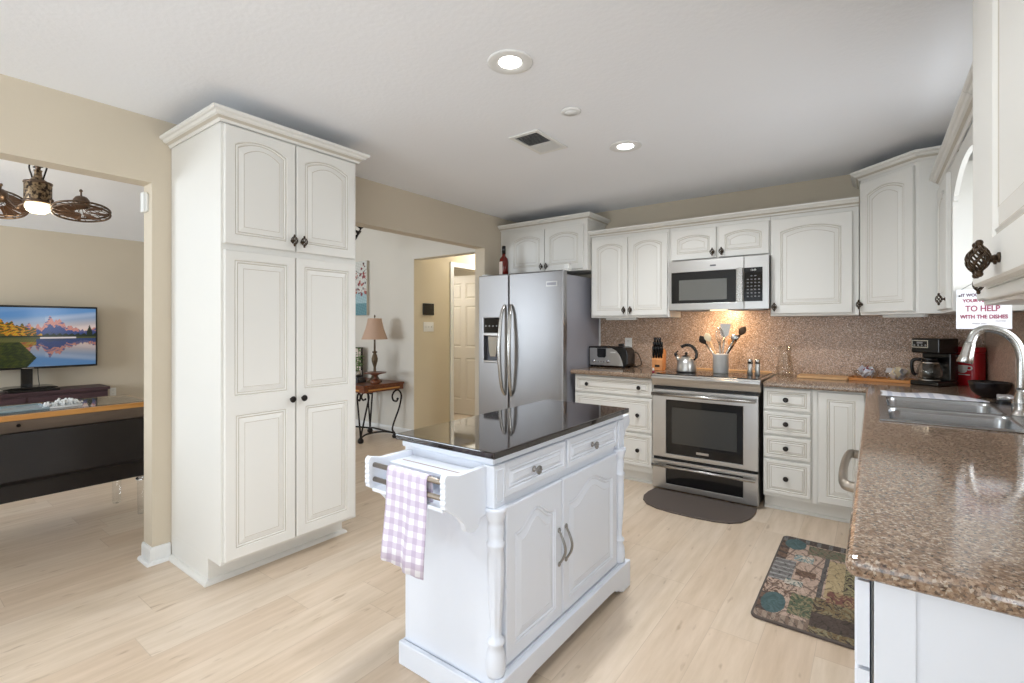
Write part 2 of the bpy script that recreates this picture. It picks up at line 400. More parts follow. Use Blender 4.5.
def molding(path, prof, z, sc=1.0, vs=None, shade_steps=()):
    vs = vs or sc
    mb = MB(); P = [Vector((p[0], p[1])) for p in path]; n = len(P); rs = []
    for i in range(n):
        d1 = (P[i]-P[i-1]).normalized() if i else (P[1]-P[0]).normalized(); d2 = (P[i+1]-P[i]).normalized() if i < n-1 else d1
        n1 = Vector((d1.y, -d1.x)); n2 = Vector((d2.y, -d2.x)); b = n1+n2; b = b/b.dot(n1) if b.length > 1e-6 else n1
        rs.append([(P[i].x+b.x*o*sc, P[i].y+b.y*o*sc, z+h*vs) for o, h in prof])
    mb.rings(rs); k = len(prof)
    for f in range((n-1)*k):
        if f % k in shade_steps: mb.m[f] = 1  # shade line painted onto this crown step
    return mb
# ================================================================ THE SETTING
WL, WR, YB, ZC = -3.17, 0.61, 4.46, 2.44          # kitchen left wall, right wall, back wall, ceiling
WLB = -3.295                                       # far face of the left wall
YF = -3.2                                          # front wall of the house
TVX = -8.25; DY = 3.88                             # living room end wall, dining wall
struct(MB().box(TVX-.2, YF-.2, -.1, 1.0, 6.6, 0), 'floor', 'floor_maple')
struct(MB().box(WL, YF, ZC, WR, YB, ZC+.1), 'ceiling', 'ceiling_white')
# kitchen left wall with the living-room opening and the hallway opening
def keepL(y, z):
    if -1.7 < y < .97 and z < 2.084: return False
    if 2.02 < y < 3.807 and z < 2.091: return False
    return True
struct(MB().grid([YF, -1.7, .97, 2.02, 3.807, YB+.15], [0, 2.084, 2.091, 2.44, 3.95], keepL, WLB, WL, 'x'), 'wall_left', 'wall_tan')
struct(MB().box(WL, YB, 0, WR+.15, YB+.15, ZC+.1), 'wall_back', 'wall_tan')
def keepR(y, z): return not (2.58 < y < 3.22 and 1.08 < z < 2.05) and not (-2.35 < y < -.35 and .85 < z < 2.15)
struct(MB().grid([YF, -2.35, -.35, 2.58, 3.22, YB], [0, .85, 1.08, 2.05, 2.15, 2.44], keepR, WR, WR+.15, 'x'), 'wall_right', 'wall_tan')
def keepF(x, z): return not (-3.0 < x < .4 and z < 2.1) and not (-7.3 < x < -4.7 and .75 < z < 2.25)
struct(MB().grid([TVX-.15, -7.3, -4.7, WLB, -3.0, .4, WR+.15], [0, .75, 2.1, 2.25, 2.44, 3.95], lambda x, z: keepF(x, z) and not (x > WLB and z > 2.44), YF-.15, YF, 'y'), 'wall_front', 'wall_tan')
def window(name, axis, at, u0, u1, z0, z1, mull=1):
    # frame + glass, built across the wall thickness; axis = wall normal
    mb = MB(); t = .045; d0, d1 = at
    def B(a0, b0, a1, b1, m): (m.box(d0, a0, b0, d1, a1, b1) if axis == 'x' else m.box(a0, d0, b0, a1, d1, b1))
    B(u0, z0, u1, z0+t, mb); B(u0, z1-t, u1, z1, mb); B(u0, z0+t, u0+t, z1-t, mb); B(u1-t, z0+t, u1, z1-t, mb)
    for k in range(mull):
        c = u0+(u1-u0)*(k+1)/(mull+1); B(c-.022, z0+t, c+.022, z1-t, mb)
    f = struct(mb, name, 'trim_white', bevel=.004)
    g = MB(); m = (d0+d1)/2; (g.box(m-.003, u0+t, z0+t, m+.003, u1-t, z1-t) if axis == 'x' else g.box(u0+t, m-.003, z0+t, u1-t, m+.003, z1-t))
    g.build('glass_pane', 'window_glass', f)
window('window_1', 'x', (WR+.04, WR+.10), 2.58, 3.22, 1.08, 2.05, 0)
window('window_2', 'x', (WR+.04, WR+.10), -2.35, -.35, .85, 2.15)  # unseen window, made up to let in more fill light
window('window_3', 'y', (YF-.10, YF-.04), -7.3, -4.7, .75, 2.25)
window('door_1', 'y', (YF-.10, YF-.04), -3.0, .4, 0, 2.1, 2)  # unseen glass door, made up to let light in behind the camera
# great room beyond (living + dining): end wall, dining wall with hallway opening, vaulted ceiling
struct(MB().box(TVX-.15, YF, 0, TVX, DY+.12, 2.6), 'wall_living_end', 'wall_tan')
def keepD(x, z): return not (-4.30 < x < -3.36 and z < 2.078)
struct(MB().grid([TVX-.15, -4.30, -3.36, WLB], [0, 2.078, 3.95], keepD, DY, DY+.12, 'y'), 'wall_dining', 'wall_cream')
struct(MB().prism([(TVX-.15, 2.44), (WLB, 3.90), (WLB, 4.0), (TVX-.15, 2.54)], YF-.15, DY+.12, 'y'), 'ceiling_vaulted', 'ceiling_white')
# hallway: left wall with door opening, end wall, right wall, ceiling
struct(MB().grid([DY+.12, 4.54, 5.36, 6.35], [0, 2.05, 2.44], lambda y, z: not (4.54 < y < 5.36 and z < 2.05), -4.42, -4.30, 'x').box(-4.2995, DY+.001, 0, -4.297, DY+.12, 2.077), 'wall_hall_left', 'wall_hall')
struct(MB().box(-6.2, 6.35, 0, -3.0, 6.45, 2.44), 'wall_hall_end', 'wall_hall')
struct(MB().box(-3.36, DY+.12, 0, -3.295, 6.35, 2.44), 'wall_hall_right', 'wall_hall')
struct(MB().box(-6.2, DY+.12, 2.44, -3.2, 6.45, 2.52), 'ceiling_hall', 'ceiling_white')
struct(MB().box(-6.2, DY+.12, 0, -6.1, 6.35, 2.44), 'wall_far_room', 'wall_cream')
# casing of the hallway door + six panel door standing open
mb = MB()
mb.box(-4.30, 4.48, 0, -4.284, 4.54, 2.11).box(-4.30, 5.36, 0, -4.284, 5.42, 2.11).box(-4.30, 4.54, 2.05, -4.284, 5.36, 2.11)
mb.box(-4.42, 4.525, 0, -4.30, 4.54, 2.05)
struct(mb, 'trim_1', 'trim_white', .003)
def six_panel(w, h, t=.035):
    mb = MB(); xs = [0, .11, w/2-.04, w/2+.04, w-.11, w]; zs = [0, .22, .82, .98, 1.58, 1.68, h-.11, h]
    for sx in ((1, 2), (3, 4)):
        for sz in ((1, 2), (3, 4), (5, 6)):
            x0, x1, z0, z1 = xs[sx[0]], xs[sx[1]], zs[sz[0]], zs[sz[1]]
            Y = lambda d, y: [(x0+d, y, z0+d), (x1-d, y, z0+d), (x1-d, y, z1-d), (x0+d, y, z1-d)]
            mb.rings([Y(0, -t), Y(.010, -t+.009), Y(.018, -t+.009), Y(.036, -t+.002)], cap0=False)
    for i in range(5):
        for j in range(7):
            if i in (1, 3) and j in (1, 3, 5): continue
            mb.add([(xs[i], -t, zs[j]), (xs[i+1], -t, zs[j]), (xs[i+1], -t, zs[j+1]), (xs[i], -t, zs[j+1])], [(0, 1, 2, 3)])
    mb.add([(0, 0, 0), (w, 0, 0), (w, 0, h), (0, 0, h), (0, -t, 0), (w, -t, 0), (w, -t, h), (0, -t, h)], [(0, 3, 2, 1), (0, 1, 5, 4), (1, 2, 6, 5), (2, 3, 7, 6), (3, 0, 4, 7)])
    return mb
d2 = six_panel(.80, 2.02).build('door_2', 'door_paint', loc=(-5.21, 5.30, .012), rot=(0, 0, R(4))); d2['kind'] = 'structure'
MB().lathe([(.026, 0), (.026, .006), (.010, .012), (.010, .035), (.026, .045), (.028, .058), (.018, .068)], (.06, -.035, .95), 16, axis='y').build('door_knob', 'nickel', d2)
# baseboards
BP = [(0, 0), (.018, 0), (.018, .014), (.012, .018), (.012, .075), (.008, .088), (0, .09)]
def baseboard(name, path):
    struct(molding(path, BP, 0), name, 'trim_white')
baseboard('baseboard_left', [(WLB, .97), (WL, .97), (WL, 1.055)][::1])
baseboard('baseboard_front_left', [(WL, YF), (WL, -1.7), (WLB, -1.7)])
baseboard('baseboard_living', [(TVX, YF), (TVX, DY), (-4.30, DY)])
baseboard('baseboard_hall', [(-4.30, DY+.12), (-4.30, 4.478)])
# wrap of the near pillar of the living-room opening: plinth step seen at the floor
struct(molding([(WLB, .97), (WL, .97), (WL, 1.055)], [(.018, 0), (.032, 0), (.030, .010), (.024, .016), (.018, .018)], 0), 'trim_2', 'trim_white')

# ================================================================ CABINETS
PAINT = ['cabinet_cream', 'cabinet_glaze_shade']
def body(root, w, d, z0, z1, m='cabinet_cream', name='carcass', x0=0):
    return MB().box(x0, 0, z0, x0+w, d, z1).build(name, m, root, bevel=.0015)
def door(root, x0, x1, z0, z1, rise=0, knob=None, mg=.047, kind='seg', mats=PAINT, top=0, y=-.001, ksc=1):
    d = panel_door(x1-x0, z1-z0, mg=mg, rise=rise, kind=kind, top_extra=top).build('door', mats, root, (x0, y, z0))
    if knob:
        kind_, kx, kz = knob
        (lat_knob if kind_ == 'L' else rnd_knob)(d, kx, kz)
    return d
def drawer(root, x0, x1, z0, z1, knobs, mg=.030, mats=PAINT):
    d = panel_door(x1-x0, z1-z0, mg=mg-.008, bv=.028).build('drawer', mats, root, (x0, -.001, z0))
    for kx in knobs: rnd_knob(d, kx, (z1-z0)/2)
    return d
# ---- pantry (faces +X)
p = thing('pantry_cabinet', 'tall cream pantry cabinet with four raised-panel doors beside the wide opening', 'cabinet', (-2.55, 1.06, 0), PI/2)
PW, PD = .77, .615
MB().box(0, 0, .13, PW, PD, 2.30).box(0, .14, 0, PW, PD, .13).build('carcass', 'cabinet_cream', p, bevel=.0015)
def pdoor(x0, x1, kx):
    mb = MB(); w = x1-x0
    panel_door(w, .76, mg=.050, mb=mb, z0=0, em=(.004, .004, .004, 0)); panel_door(w, .765, mg=.044, mb=mb, z0=.76, em=(.004, .004, 0, .004))
    d = mb.build('door', PAINT, p, (x0, -.001, .148)); rnd_knob(d, kx, .757); return d
pdoor(.012, .372, .335); pdoor(.380, .752, .032)
door(p, .012, .372, 1.705, 2.285, .036, ('L', .340, .055)); door(p, .380, .752, 1.705, 2.285, .036, ('L', .028, .055))
molding([(-.003, PD), (-.003, -.012), (PW+.003, -.012), (PW+.003, PD)], CROWN, 2.292, shade_steps=(3,)).build('crown_molding', PAINT, p)
molding([(0, PD), (0, .14), (PW, .14), (PW, PD)], [(0, 0), (.022, 0), (.022, .006), (.018, .014), (.010, .020), (0, .022)], 0).build('shoe_molding', 'cabinet_cream', p)

# ---- cabinet over the refrigerator
o = thing('overfridge_cabinet', 'cream two-door wall cabinet mounted over the refrigerator', 'cabinet', (-3.165, 4.07, 0))
body(o, 1.02, .385, 1.825, 2.30)
door(o, .125, .555, 1.84, 2.255, .034, ('L', .405, .045), mg=.052); door(o, .562, .985, 1.84, 2.255, .034, ('L', .028, .045), mg=.052)
molding([(0, -.004), (1.022, -.004), (1.022, .385)], CROWN, 2.292, shade_steps=(3,)).build('crown_molding', PAINT, o)
# ---- back run of wall cabinets
UY, UD = 4.14, .318
CR = [(a, b*.92) for a, b in CROWN]
c1 = thing('wall_cabinet', 'cream wall cabinet with two arched doors left of the microwave', 'cabinet', (-2.139, UY, 0), group=None)
body(c1, .74, UD, 1.375, 2.13); door(c1, .016, .366, 1.392, 2.10, .034, ('L', .325, .05)); door(c1, .374, .728, 1.392, 2.10, .034, ('L', .028, .05))
molding([(0, .3), (0, -.003), (.742, -.003)], CR, 2.133, shade_steps=(3,)).build('crown_molding', PAINT, c1)
c2 = thing('wall_cabinet', 'short cream wall cabinet with two arched doors above the microwave', 'cabinet', (-1.396, UY, 0))
body(c2, .765, UD, 1.838, 2.13); door(c2, .016, .378, 1.850, 2.10, .026, ('L', .338, .045), mg=.048); door(c2, .395, .757, 1.850, 2.10, .026, ('L', .028, .045), mg=.048)
molding([(0, -.003), (.765, -.003)], CR, 2.133, shade_steps=(3,)).build('crown_molding', PAINT, c2)
c3 = thing('wall_cabinet', 'cream wall cabinet with one wide arched door right of the microwave', 'cabinet', (-.630, UY, 0))
body(c3, .546, UD, 1.375, 2.13); door(c3, .005, .510, 1.392, 2.10, .034, ('L', .026, .05), mg=.062)
molding([(0, -.003), (.546, -.003)], CR, 2.133, shade_steps=(3,)).build('crown_molding', PAINT, c3)
# ---- diagonal corner cabinet
cc = thing('corner_cabinet', 'tall cream diagonal corner cabinet with one arched door', 'cabinet', (-.075, 4.145, 0), -PI/4)
q = math.sqrt(.5)
def tl(x, y):   # world -> corner cabinet local
    dx, dy = x+.075, y-4.145; return ((dx-dy)*q, (dx+dy)*q)
dl = .417
pl = [(0, 0), (dl, 0), tl(.60, 4.145-dl*q), tl(.60, 4.455), tl(-.075, 4.455)]
MB().prism(pl, 1.375, 2.31).build('carcass', 'cabinet_cream', cc, bevel=.0015)
door(cc, .012, dl-.022, 1.392, 2.28, .036, ('L', .022, .055), mg=.056)
molding([tl(-.075, 4.455), (0, -.003), (dl, -.003), tl(.60, 4.145-dl*q-.003)], CROWN, 2.303, shade_steps=(3,)).build('crown_molding', PAINT, cc)
# ---- right-hand cabinet beside the sink window (faces -X)
yE = 4.145-dl*q-.006
cd = thing('wall_cabinet', 'narrow cream wall cabinet between corner cabinet and sink window, sign on its side', 'cabinet', (.322, yE, 0), -PI/2)
DW_ = yE-3.335
body(cd, DW_, .285, 1.375, 2.13); door(cd, .015, DW_-.055, 1.392, 2.10, .045, ('L', DW_-.10, .05), mg=.05)
molding([(.0, -.003), (DW_, -.003)], CR, 2.133, shade_steps=(3,)).build('crown_molding', PAINT, cd)
# ---- scalloped valance over the window
va = thing('window_valance', 'cream arched valance board spanning above the sink window', 'valance', (.322, 3.332, 0), -PI/2)
VL = 3.332-2.462
poly = [(0, 2.13), (0, 1.93)] + [(.03, 1.93)] + [(.03+(VL-.06)*i/24, 1.955+.10*(1-abs(2*i/24-1)**2.2)) for i in range(25)] + [(VL-.03, 1.93), (VL, 1.93), (VL, 2.13)]
MB().prism(poly, 0, .02, 'y').build('board', 'cabinet_cream', va, bevel=.001)
molding([(0, -.003), (VL, -.003)], CR, 2.133, shade_steps=(3,)).build('crown_molding', PAINT, va)
# ---- cabinet right of the window, mostly hidden behind the nearest one
cf = thing('wall_cabinet', 'cream wall cabinet right of the sink window, only its latticed knob in view', 'cabinet', (.322, 2.455, 0), -PI/2)
body(cf, 1.075, .285, 1.375, 2.13); door(cf, .012, .53, 1.392, 2.10, .045, ('L', .245, .045)); door(cf, .54, 1.06, 1.392, 2.10, .045, None)
molding([(0, -.003), (1.075, -.003)], CR, 2.133, shade_steps=(3,)).build('crown_molding', PAINT, cf)
# ---- nearest cabinet, upper right of the frame
ce = thing('wall_cabinet', 'nearest cream wall cabinet at upper right with large latticed knob', 'cabinet', (.18, 1.372, 0), -PI/2)
NW = .74
MB().box(0, 0, 1.375, NW, .425, 2.13).build('carcass', 'cabinet_cream', ce, bevel=.0015)
MB().box(0, 0, 1.352, NW, .02, 1.3745).box(0, .02, 1.352, .02, .425, 1.3745).box(NW-.02, .02, 1.352, NW, .425, 1.3745).build('light_rail', 'cabinet_cream', ce, bevel=.004)
MB().box(.022, .022, 1.371, NW-.022, .423, 1.3742).build('underside', 'raw_wood', ce)
d = panel_door(.69, .73, mg=.070, mgx=.205, rise=.03).build('door', PAINT, ce, (.032, -.001, 1.378)); lat_knob(d, .268, .030, sc=.92); lat_knob(d, .238, .030, sc=.92)
molding([(0, .42), (0, -.003), (NW, -.003)], CR, 2.133, shade_steps=(3,)).build('crown_molding', PAINT, ce)

# ---- base cabinets
def toe(root, w, d, inset=.075): 
    MB().box(0, inset, 0, w, inset+.015, .099).build('toe_kick', 'cabinet_cream', root)
    molding([(0, inset), (w, inset)], [(0, 0), (.016, 0), (.014, .012), (.008, .018), (0, .02)], 0).build('shoe_molding', 'cabinet_cream', root)
b1 = thing('base_cabinet', 'cream three-drawer base cabinet between refrigerator and range', 'cabinet', (-2.155, 3.86, 0))
MB().box(0, 0, .10, .722, .575, .872).build('carcass', 'cabinet_cream', b1, bevel=.0015); toe(b1, .722, .575, .06)
drawer(b1, .008, .714, .725, .862, (.125, .600)); drawer(b1, .008, .714, .428, .706, (.13, .590)); drawer(b1, .008, .714, .150, .410, (.13, .590))
b2 = thing('base_cabinet', 'cream base cabinet with four stacked drawers and a door right of the range', 'cabinet', (-.633, 3.86, 0))
MB().box(0, 0, .10, .593, .575, .872).build('carcass', 'cabinet_cream', b2, bevel=.0015); toe(b2, .593, .575, .06)
for z0, z1 in ((.715, .864), (.545, .698), (.379, .528), (.126, .362)): drawer(b2, .004, .290, z0, z1, (.14,), mg=.028)
door(b2, .335, .585, .122, .860, 0, None, mg=.045)
MB().box(.300, -.004, .10, .326, -.0005, .865).build('stile', 'cabinet_cream', b2, bevel=.0015)
def rbase(label, y1, y0, name='base_cabinet', cat='cabinet'):
    r = thing(name, label, cat, (0, y1, 0), -PI/2); w = y1-y0
    return r, w
r, w = rbase('cream corner base cabinet under the far end of the sink worktop', 3.855, 3.445)
MB().box(0, 0, .10, w, .60, .872).build('carcass', 'cabinet_cream', r, bevel=.0015)
toe(r, w, .6, .055); door(r, .03, w-.01, .122, .860, 0, None, mg=.045)
r, w = rbase('cream sink base cabinet in front of the patterned floor mat', 3.443, 2.405)
MB().box(0, 0, .10, w, .60, .70).build('carcass', 'cabinet_cream', r, bevel=.0015); toe(r, w, .6, .055)
MB().box(0, 0, .702, w, .016, .872).build('apron_panel', 'cabinet_cream', r)
door(r, .01, w/2-.004, .122, .860, 0, None, mg=.05); door(r, w/2+.004, w-.01, .122, .860, 0, None, mg=.05)
r, w = rbase('white dishwasher with bow handle under the worktop', 2.402, 1.795, 'dishwasher', 'dishwasher')
MB().box(0, 0, .10, w, .58, .868).build('tub', 'trim_white', r, bevel=.002); toe(r, w, .58, .055)
dd = MB().box(.003, -.026, .115, w-.003, -.001, .862).build('door', 'cabinet_cream', r, bevel=.006, seg=3)
hp = smoothpath([(.055, -.024, .795), (.062, -.055, .797), (.09, -.078, .80), (w/2, -.086, .80), (w-.09, -.078, .80), (w-.062, -.055, .797), (w-.055, -.024, .795)], 5)
MB().tube(hp, .013, 10, flat=1.3).build('handle', 'champagne', dd)
r, w = rbase('cream end base cabinet at the near end of the granite worktop', 1.792, 1.032)
MB().box(0, 0, .10, w, .60, .872).build('carcass', 'island_white', r, bevel=.0015); toe(r, w, .6, .055)
MB().box(w-.0005, -.0, .0, w+.004, .60, .872).box(w+.004, 0, 0, w+.008, .055, .872).build('end_panel', 'island_white', r, bevel=.001)
dm = ['island_white', 'island_groove']
for a, b_ in ((.008, w/2-.004), (w/2+.004, w-.0)):
    dr = panel_door(b_-a, .145, mg=.032, t=.021).build('drawer', dm, r, (a, -.006, .717))
    panel_door(b_-a, .575, mg=.05, t=.021).build('door', dm, r, (a, -.006, .135))

# ================================================================ WORKTOPS
def rounded(o, w=.017, seg=4): 
    b = o.modifiers.new('round', 'BEVEL'); b.width = w; b.segments = seg; b.limit_method = 'ANGLE'; b.angle_limit = R(50); return o
w1 = MB().grid([-.628, -.040, .040, .535, .585], [1.0, 2.515, 3.335, 3.80, 4.435], lambda x, y: not (x < -.04 and y < 3.80) and not (.04 < x < .535 and 2.515 < y < 3.335), .874, .914)
w1 = tag(w1.build('worktop', 'granite'), 'long speckled brown granite worktop with the sink, running right of the range', 'worktop'); rounded(w1)
w2 = tag(rounded(MB().box(-2.180, 3.80, .874, -1.434, 4.435, .914).build('worktop', 'granite')), 'short speckled granite worktop between refrigerator and range', 'worktop')
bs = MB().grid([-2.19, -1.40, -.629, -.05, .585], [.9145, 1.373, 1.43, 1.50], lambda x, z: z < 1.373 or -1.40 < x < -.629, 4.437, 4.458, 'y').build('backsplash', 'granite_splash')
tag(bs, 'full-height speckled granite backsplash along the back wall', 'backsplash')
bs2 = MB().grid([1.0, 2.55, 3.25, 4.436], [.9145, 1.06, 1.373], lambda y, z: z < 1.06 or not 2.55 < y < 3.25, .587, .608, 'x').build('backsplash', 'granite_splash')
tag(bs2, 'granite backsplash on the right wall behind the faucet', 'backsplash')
struct(MB().box(-2.215, 4.440, .914, -2.192, 4.459, 1.373), 'trim_3', 'trim_white', .002)
# ================================================================ REFRIGERATOR (local origin: front left bottom corner of the doors)
fr = thing('refrigerator', 'stainless side-by-side refrigerator with water dispenser and curved handles', 'refrigerator', (-3.168, 3.71, 0))
FW = .975
MB().box(.006, .085, .02, FW-.012, .72, 1.765).build('cabinet', 'fridge_side', fr, bevel=.006)
MB().box(.02, .04, .02, FW-.02, .083, .10).build('kick_grille', 'black_plastic', fr)
SX = .367
ld = MB().grid([0, .066, .262, SX], [.105, .945, 1.375, 1.797], lambda x, z: not (.066 < x < .262 and .945 < z < 1.375), 0, .078, 'y').build('freezer_door', 'steel_fridge', fr, bevel=.010, seg=4)
rd = MB().box(SX+.012, 0, .105, FW, .078, 1.797).build('refrigerator_door', 'steel_fridge', fr, bevel=.012, seg=4)
MB().box(SX+.001, .02, .11, SX+.011, .07, 1.79).build('door_seal', 'black_gap', fr)
dp = MB().box(.067, .05, .946, .261, .076, 1.374).build('dispenser_back', 'logo_grey', ld)
MB().box(.069, .002, 1.235, .259, .049, 1.373).build('control_panel', 'black_glass', dp, bevel=.004)
MB().box(.067, -.004, 1.205, .261, .049, 1.233).build('dispenser_lip', 'steel', dp, bevel=.004)
MB().prism([(.105, 1.20), (.225, 1.20), (.215, 1.05), (.20, 1.0), (.13, 1.0), (.115, 1.05)], .018, .049, 'y').build('dispenser_paddle', 'chrome', dp, bevel=.005)
MB().box(.067, -.002, .946, .261, .049, .962).build('drip_tray', 'steel', dp, bevel=.003)
for i in range(4): MB().lathe([(.008, 0), (.008, .003)], (.095+i*.045, .0015, 1.30), 12, axis='y').build('button', 'grey_plastic', dp)
for k, (x0, par) in enumerate(((SX-.032, ld), (SX+.044, rd))):
    s = -1 if k == 0 else 1
    pts = smoothpath([(x0, -.006, .64), (x0+s*.012, -.040, .72), (x0+s*.018, -.062, .90), (x0+s*.020, -.070, 1.07), (x0+s*.018, -.062, 1.24), (x0+s*.012, -.040, 1.42), (x0, -.006, 1.50)], 5)
    mb = MB(); mb.tube(pts, [.012+.008*math.sin(PI*i/(len(pts)-1)) for i in range(len(pts))], 12, flat=1.0)
    mb.build('handle', 'nickel', par)
MB().box(.80, -.003, 1.655, .915, -.0005, 1.70).build('badge', 'steel', rd, bevel=.001)
MB().box(.808, -.0045, 1.664, .907, -.0032, 1.691).build('badge_inlay', 'fridge_side', rd)
MB().box(FW-.10, .03, 1.798, FW-.02, .17, 1.812).box(FW-.065, .12, 1.812, FW-.01, .18, 1.862).build('hinge_cover', 'white_plastic', fr, bevel=.006)
MB().box(.02, .03, 1.798, .09, .12, 1.812).build('hinge_cover', 'white_plastic', fr, bevel=.004)
# bottle on the refrigerator
bt = thing('liquor_bottle', 'dark red bottle with black cap and pale label standing on the refrigerator', 'bottle', (-2.965, 3.86, 1.767))
MB().lathe([(.042, 0), (.046, .004), (.046, .17), (.042, .20), (.022, .225), (.017, .235), (.017, .25)], n=24).build('glass_body', 'red_glass', bt)
MB().lathe([(.0195, .251), (.0195, .325), (.016, .33)], n=20).build('cap', 'black_plastic', bt)
lb = MB(); lb.rings([[(.0467*math.cos(a), .0467*math.sin(a), z) for a in [R(-150+i*8) for i in range(11)]] for z in (.02, .17)], closed=False, cap0=False, cap1=False, smooth=True)
lb.build('label', 'label_cream', bt)

# ================================================================ RANGE
rg = thing('range_oven', 'stainless slide-in range with glass cooktop and black oven window', 'oven', (-1.428, 3.80, 0))
RW = .788
MB().box(.010, .05, .02, RW-.020, .63, .895).build('body', 'steel', rg)
MB().prism([(-.018, .905), (-.018, .890), (-.006, .868), (.010, .829), (.06, .829), (.06, .905)], .0, RW, 'x').build('control_front', 'steel', rg, bevel=.003)
MB().box(0.0, .0, .9055, RW, .60, .917).build('cooktop_frame', 'steel', rg, bevel=.003)
ct = MB().box(.028, .035, .9172, RW-.028, .585, .9225).build('cooktop', 'black_glass', rg, bevel=.002)
for x, y, r_ in ((.21, .17, .10), (.57, .17, .085), (.21, .44, .08), (.57, .44, .10)):
    MB().rings([[(x+q_*math.cos(2*PI*i/40), y+q_*math.sin(2*PI*i/40), .9228) for i in range(40)] for q_ in (r_, r_+.003)], cap0=False, cap1=False).build('burner_ring', 'grey_plastic', ct)
MB().box(.012, .012, .806, RW-.022, .05, .828).build('vent_gap', 'black_gap', rg)
od = MB().grid([.004, .112, .672, RW-.016], [.268, .300, .722, .802], lambda x, z: not (.112 < x < .672 and .300 < z < .722) , 0.006, .048, 'y').build('oven_door', 'steel', rg, bevel=.003)
MB().box(.113, .010, .301, .671, .044, .721).build('door_glass', 'black_glass', od, bevel=.002)
MB().box(.158, .0075, .385, .630, .0095, .665).build('inner_window', 'oven_glass', od)
MB().tube([(.012, -.032, .765), (RW-.030, -.032, .765)], .0135, 12).box(.020, -.03, .757, .042, .008, .773).box(RW-.060, -.03, .757, RW-.038, .008, .773).build('handle', 'nickel', od)
MB().box(.345, .0045, .325, .435, .0095, .343).build('badge', 'chrome', od)
MB().box(.012, .014, .248, RW-.022, .05, .266).build('drawer_gap', 'black_gap', rg)
wd = MB().grid([.004, .112, .672, RW-.016], [.022, .062, .215, .246], lambda x, z: not (.112 < x < .672 and .062 < z < .215), .006, .048, 'y').build('warming_drawer', 'steel', rg, bevel=.003)
MB().box(.113, .010, .063, .671, .044, .214).build('drawer_glass', 'black_glass', wd, bevel=.002)
MB().tube([(.012, -.030, .205), (RW-.030, -.030, .205)], .012, 12).box(.020, -.028, .198, .040, .008, .212).box(RW-.058, -.028, .198, RW-.038, .008, .212).build('handle', 'nickel', wd)

# ================================================================ MICROWAVE
mw = thing('microwave_oven', 'stainless over-the-range microwave with black keypad under the short cabinet', 'microwave', (-1.379, 4.06, 0))
MWW = .750
MB().box(.002, .022, 1.432, MWW, .39, 1.832).build('case', 'black_plastic', mw, bevel=.003)
md = MB().grid([0, .022, .522, .578], [1.430, 1.485, 1.740, 1.834], lambda x, z: not (.022 < x < .522 and 1.485 < z < 1.74), 0, .021, 'y').build('door', 'steel', mw, bevel=.002)
MB().box(.023, .004, 1.486, .5215, .018, 1.739).build('door_glass', 'black_plastic', md, bevel=.002)
MB().box(.085, .002, 1.510, .455, .0038, 1.675).build('window_mesh', 'microwave_glass', md)
MB().prism([(.527+.0, -.002), (.531, -.030), (.552, -.034), (.573, -.030), (.576, -.002)], 1.486, 1.745, 'z').build('handle', 'nickel', md, bevel=.002)
cp = MB().box(.581, 0, 1.430, MWW, .021, 1.834).build('control_panel', 'steel', mw, bevel=.002)
kp = MB().box(.582, -.003, 1.488, .708, -.0005, 1.745).build('keypad', 'black_glass', cp, bevel=.001)
for j in range(7):
    for i in range(4):
        if j == 0 and i in (0, 3): continue
        MB().box(.600+i*.026, -.0042, 1.515+(6-j)*.026+.006, .613+i*.026, -.0031, 1.515+(6-j)*.026+.014).build('key', 'grey_text', kp)
lettering('12:00', .018, 'white_text', kp, (.645, -.0036, 1.725))
MB().box(.33, -.0012, 1.775, .375, -.0003, 1.788).build('badge', 'logo_grey', md)
MB().box(.05, .03, 1.424, .28, .30, 1.4315).box(.46, .03, 1.424, .70, .30, 1.4315).build('vent_filter', 'grey_plastic', mw)
ml = MB().box(.31, .08, 1.426, .43, .16, 1.4315).build('task_lamp', 'fan_glow', mw)
l = bpy.data.lights.new('cooktop_lamp', 'AREA'); l.size = .12; l.energy = 4.5; l.color = (1, .70, .42)
lo = bpy.data.objects.new('cooktop_lamp', l); COL.objects.link(lo); lo.location = (-1.0, 4.22, 1.42); lo.rotation_euler = (R(25), 0, 0)

# ================================================================ KITCHEN ISLAND (world coordinates inside an empty at its base)
IX0, IX1, IY0, IY1 = -1.485, -.995, 1.245, 2.337
isl = thing('kitchen_island', 'white kitchen island with black polished top, turned corner posts and towel rack', 'kitchen island', (-1.24, 1.79, 0))
def I_(mb, name, m, bevel=0, seg=2): 
    return mb.build(name, m, isl, (1.24, -1.79, 0), bevel=bevel, seg=seg)
IW = ['island_white', 'island_groove']
I_(MB().box(IX0, IY0, .862, IX1, IY1, .885), 'countertop', 'black_granite', .004, 3)
cx0, cx1, cy0, cy1 = -1.462, -1.030, 1.275, 2.305
I_(MB().box(cx0, cy0, .02, cx1, cy1, .861), 'carcass', 'island_white', .002)
I_(MB().box(cx0-.008, cy0-.010, .835, cx1+.014, cy1+.010, .861), 'top_molding', 'island_white', .006, 3)
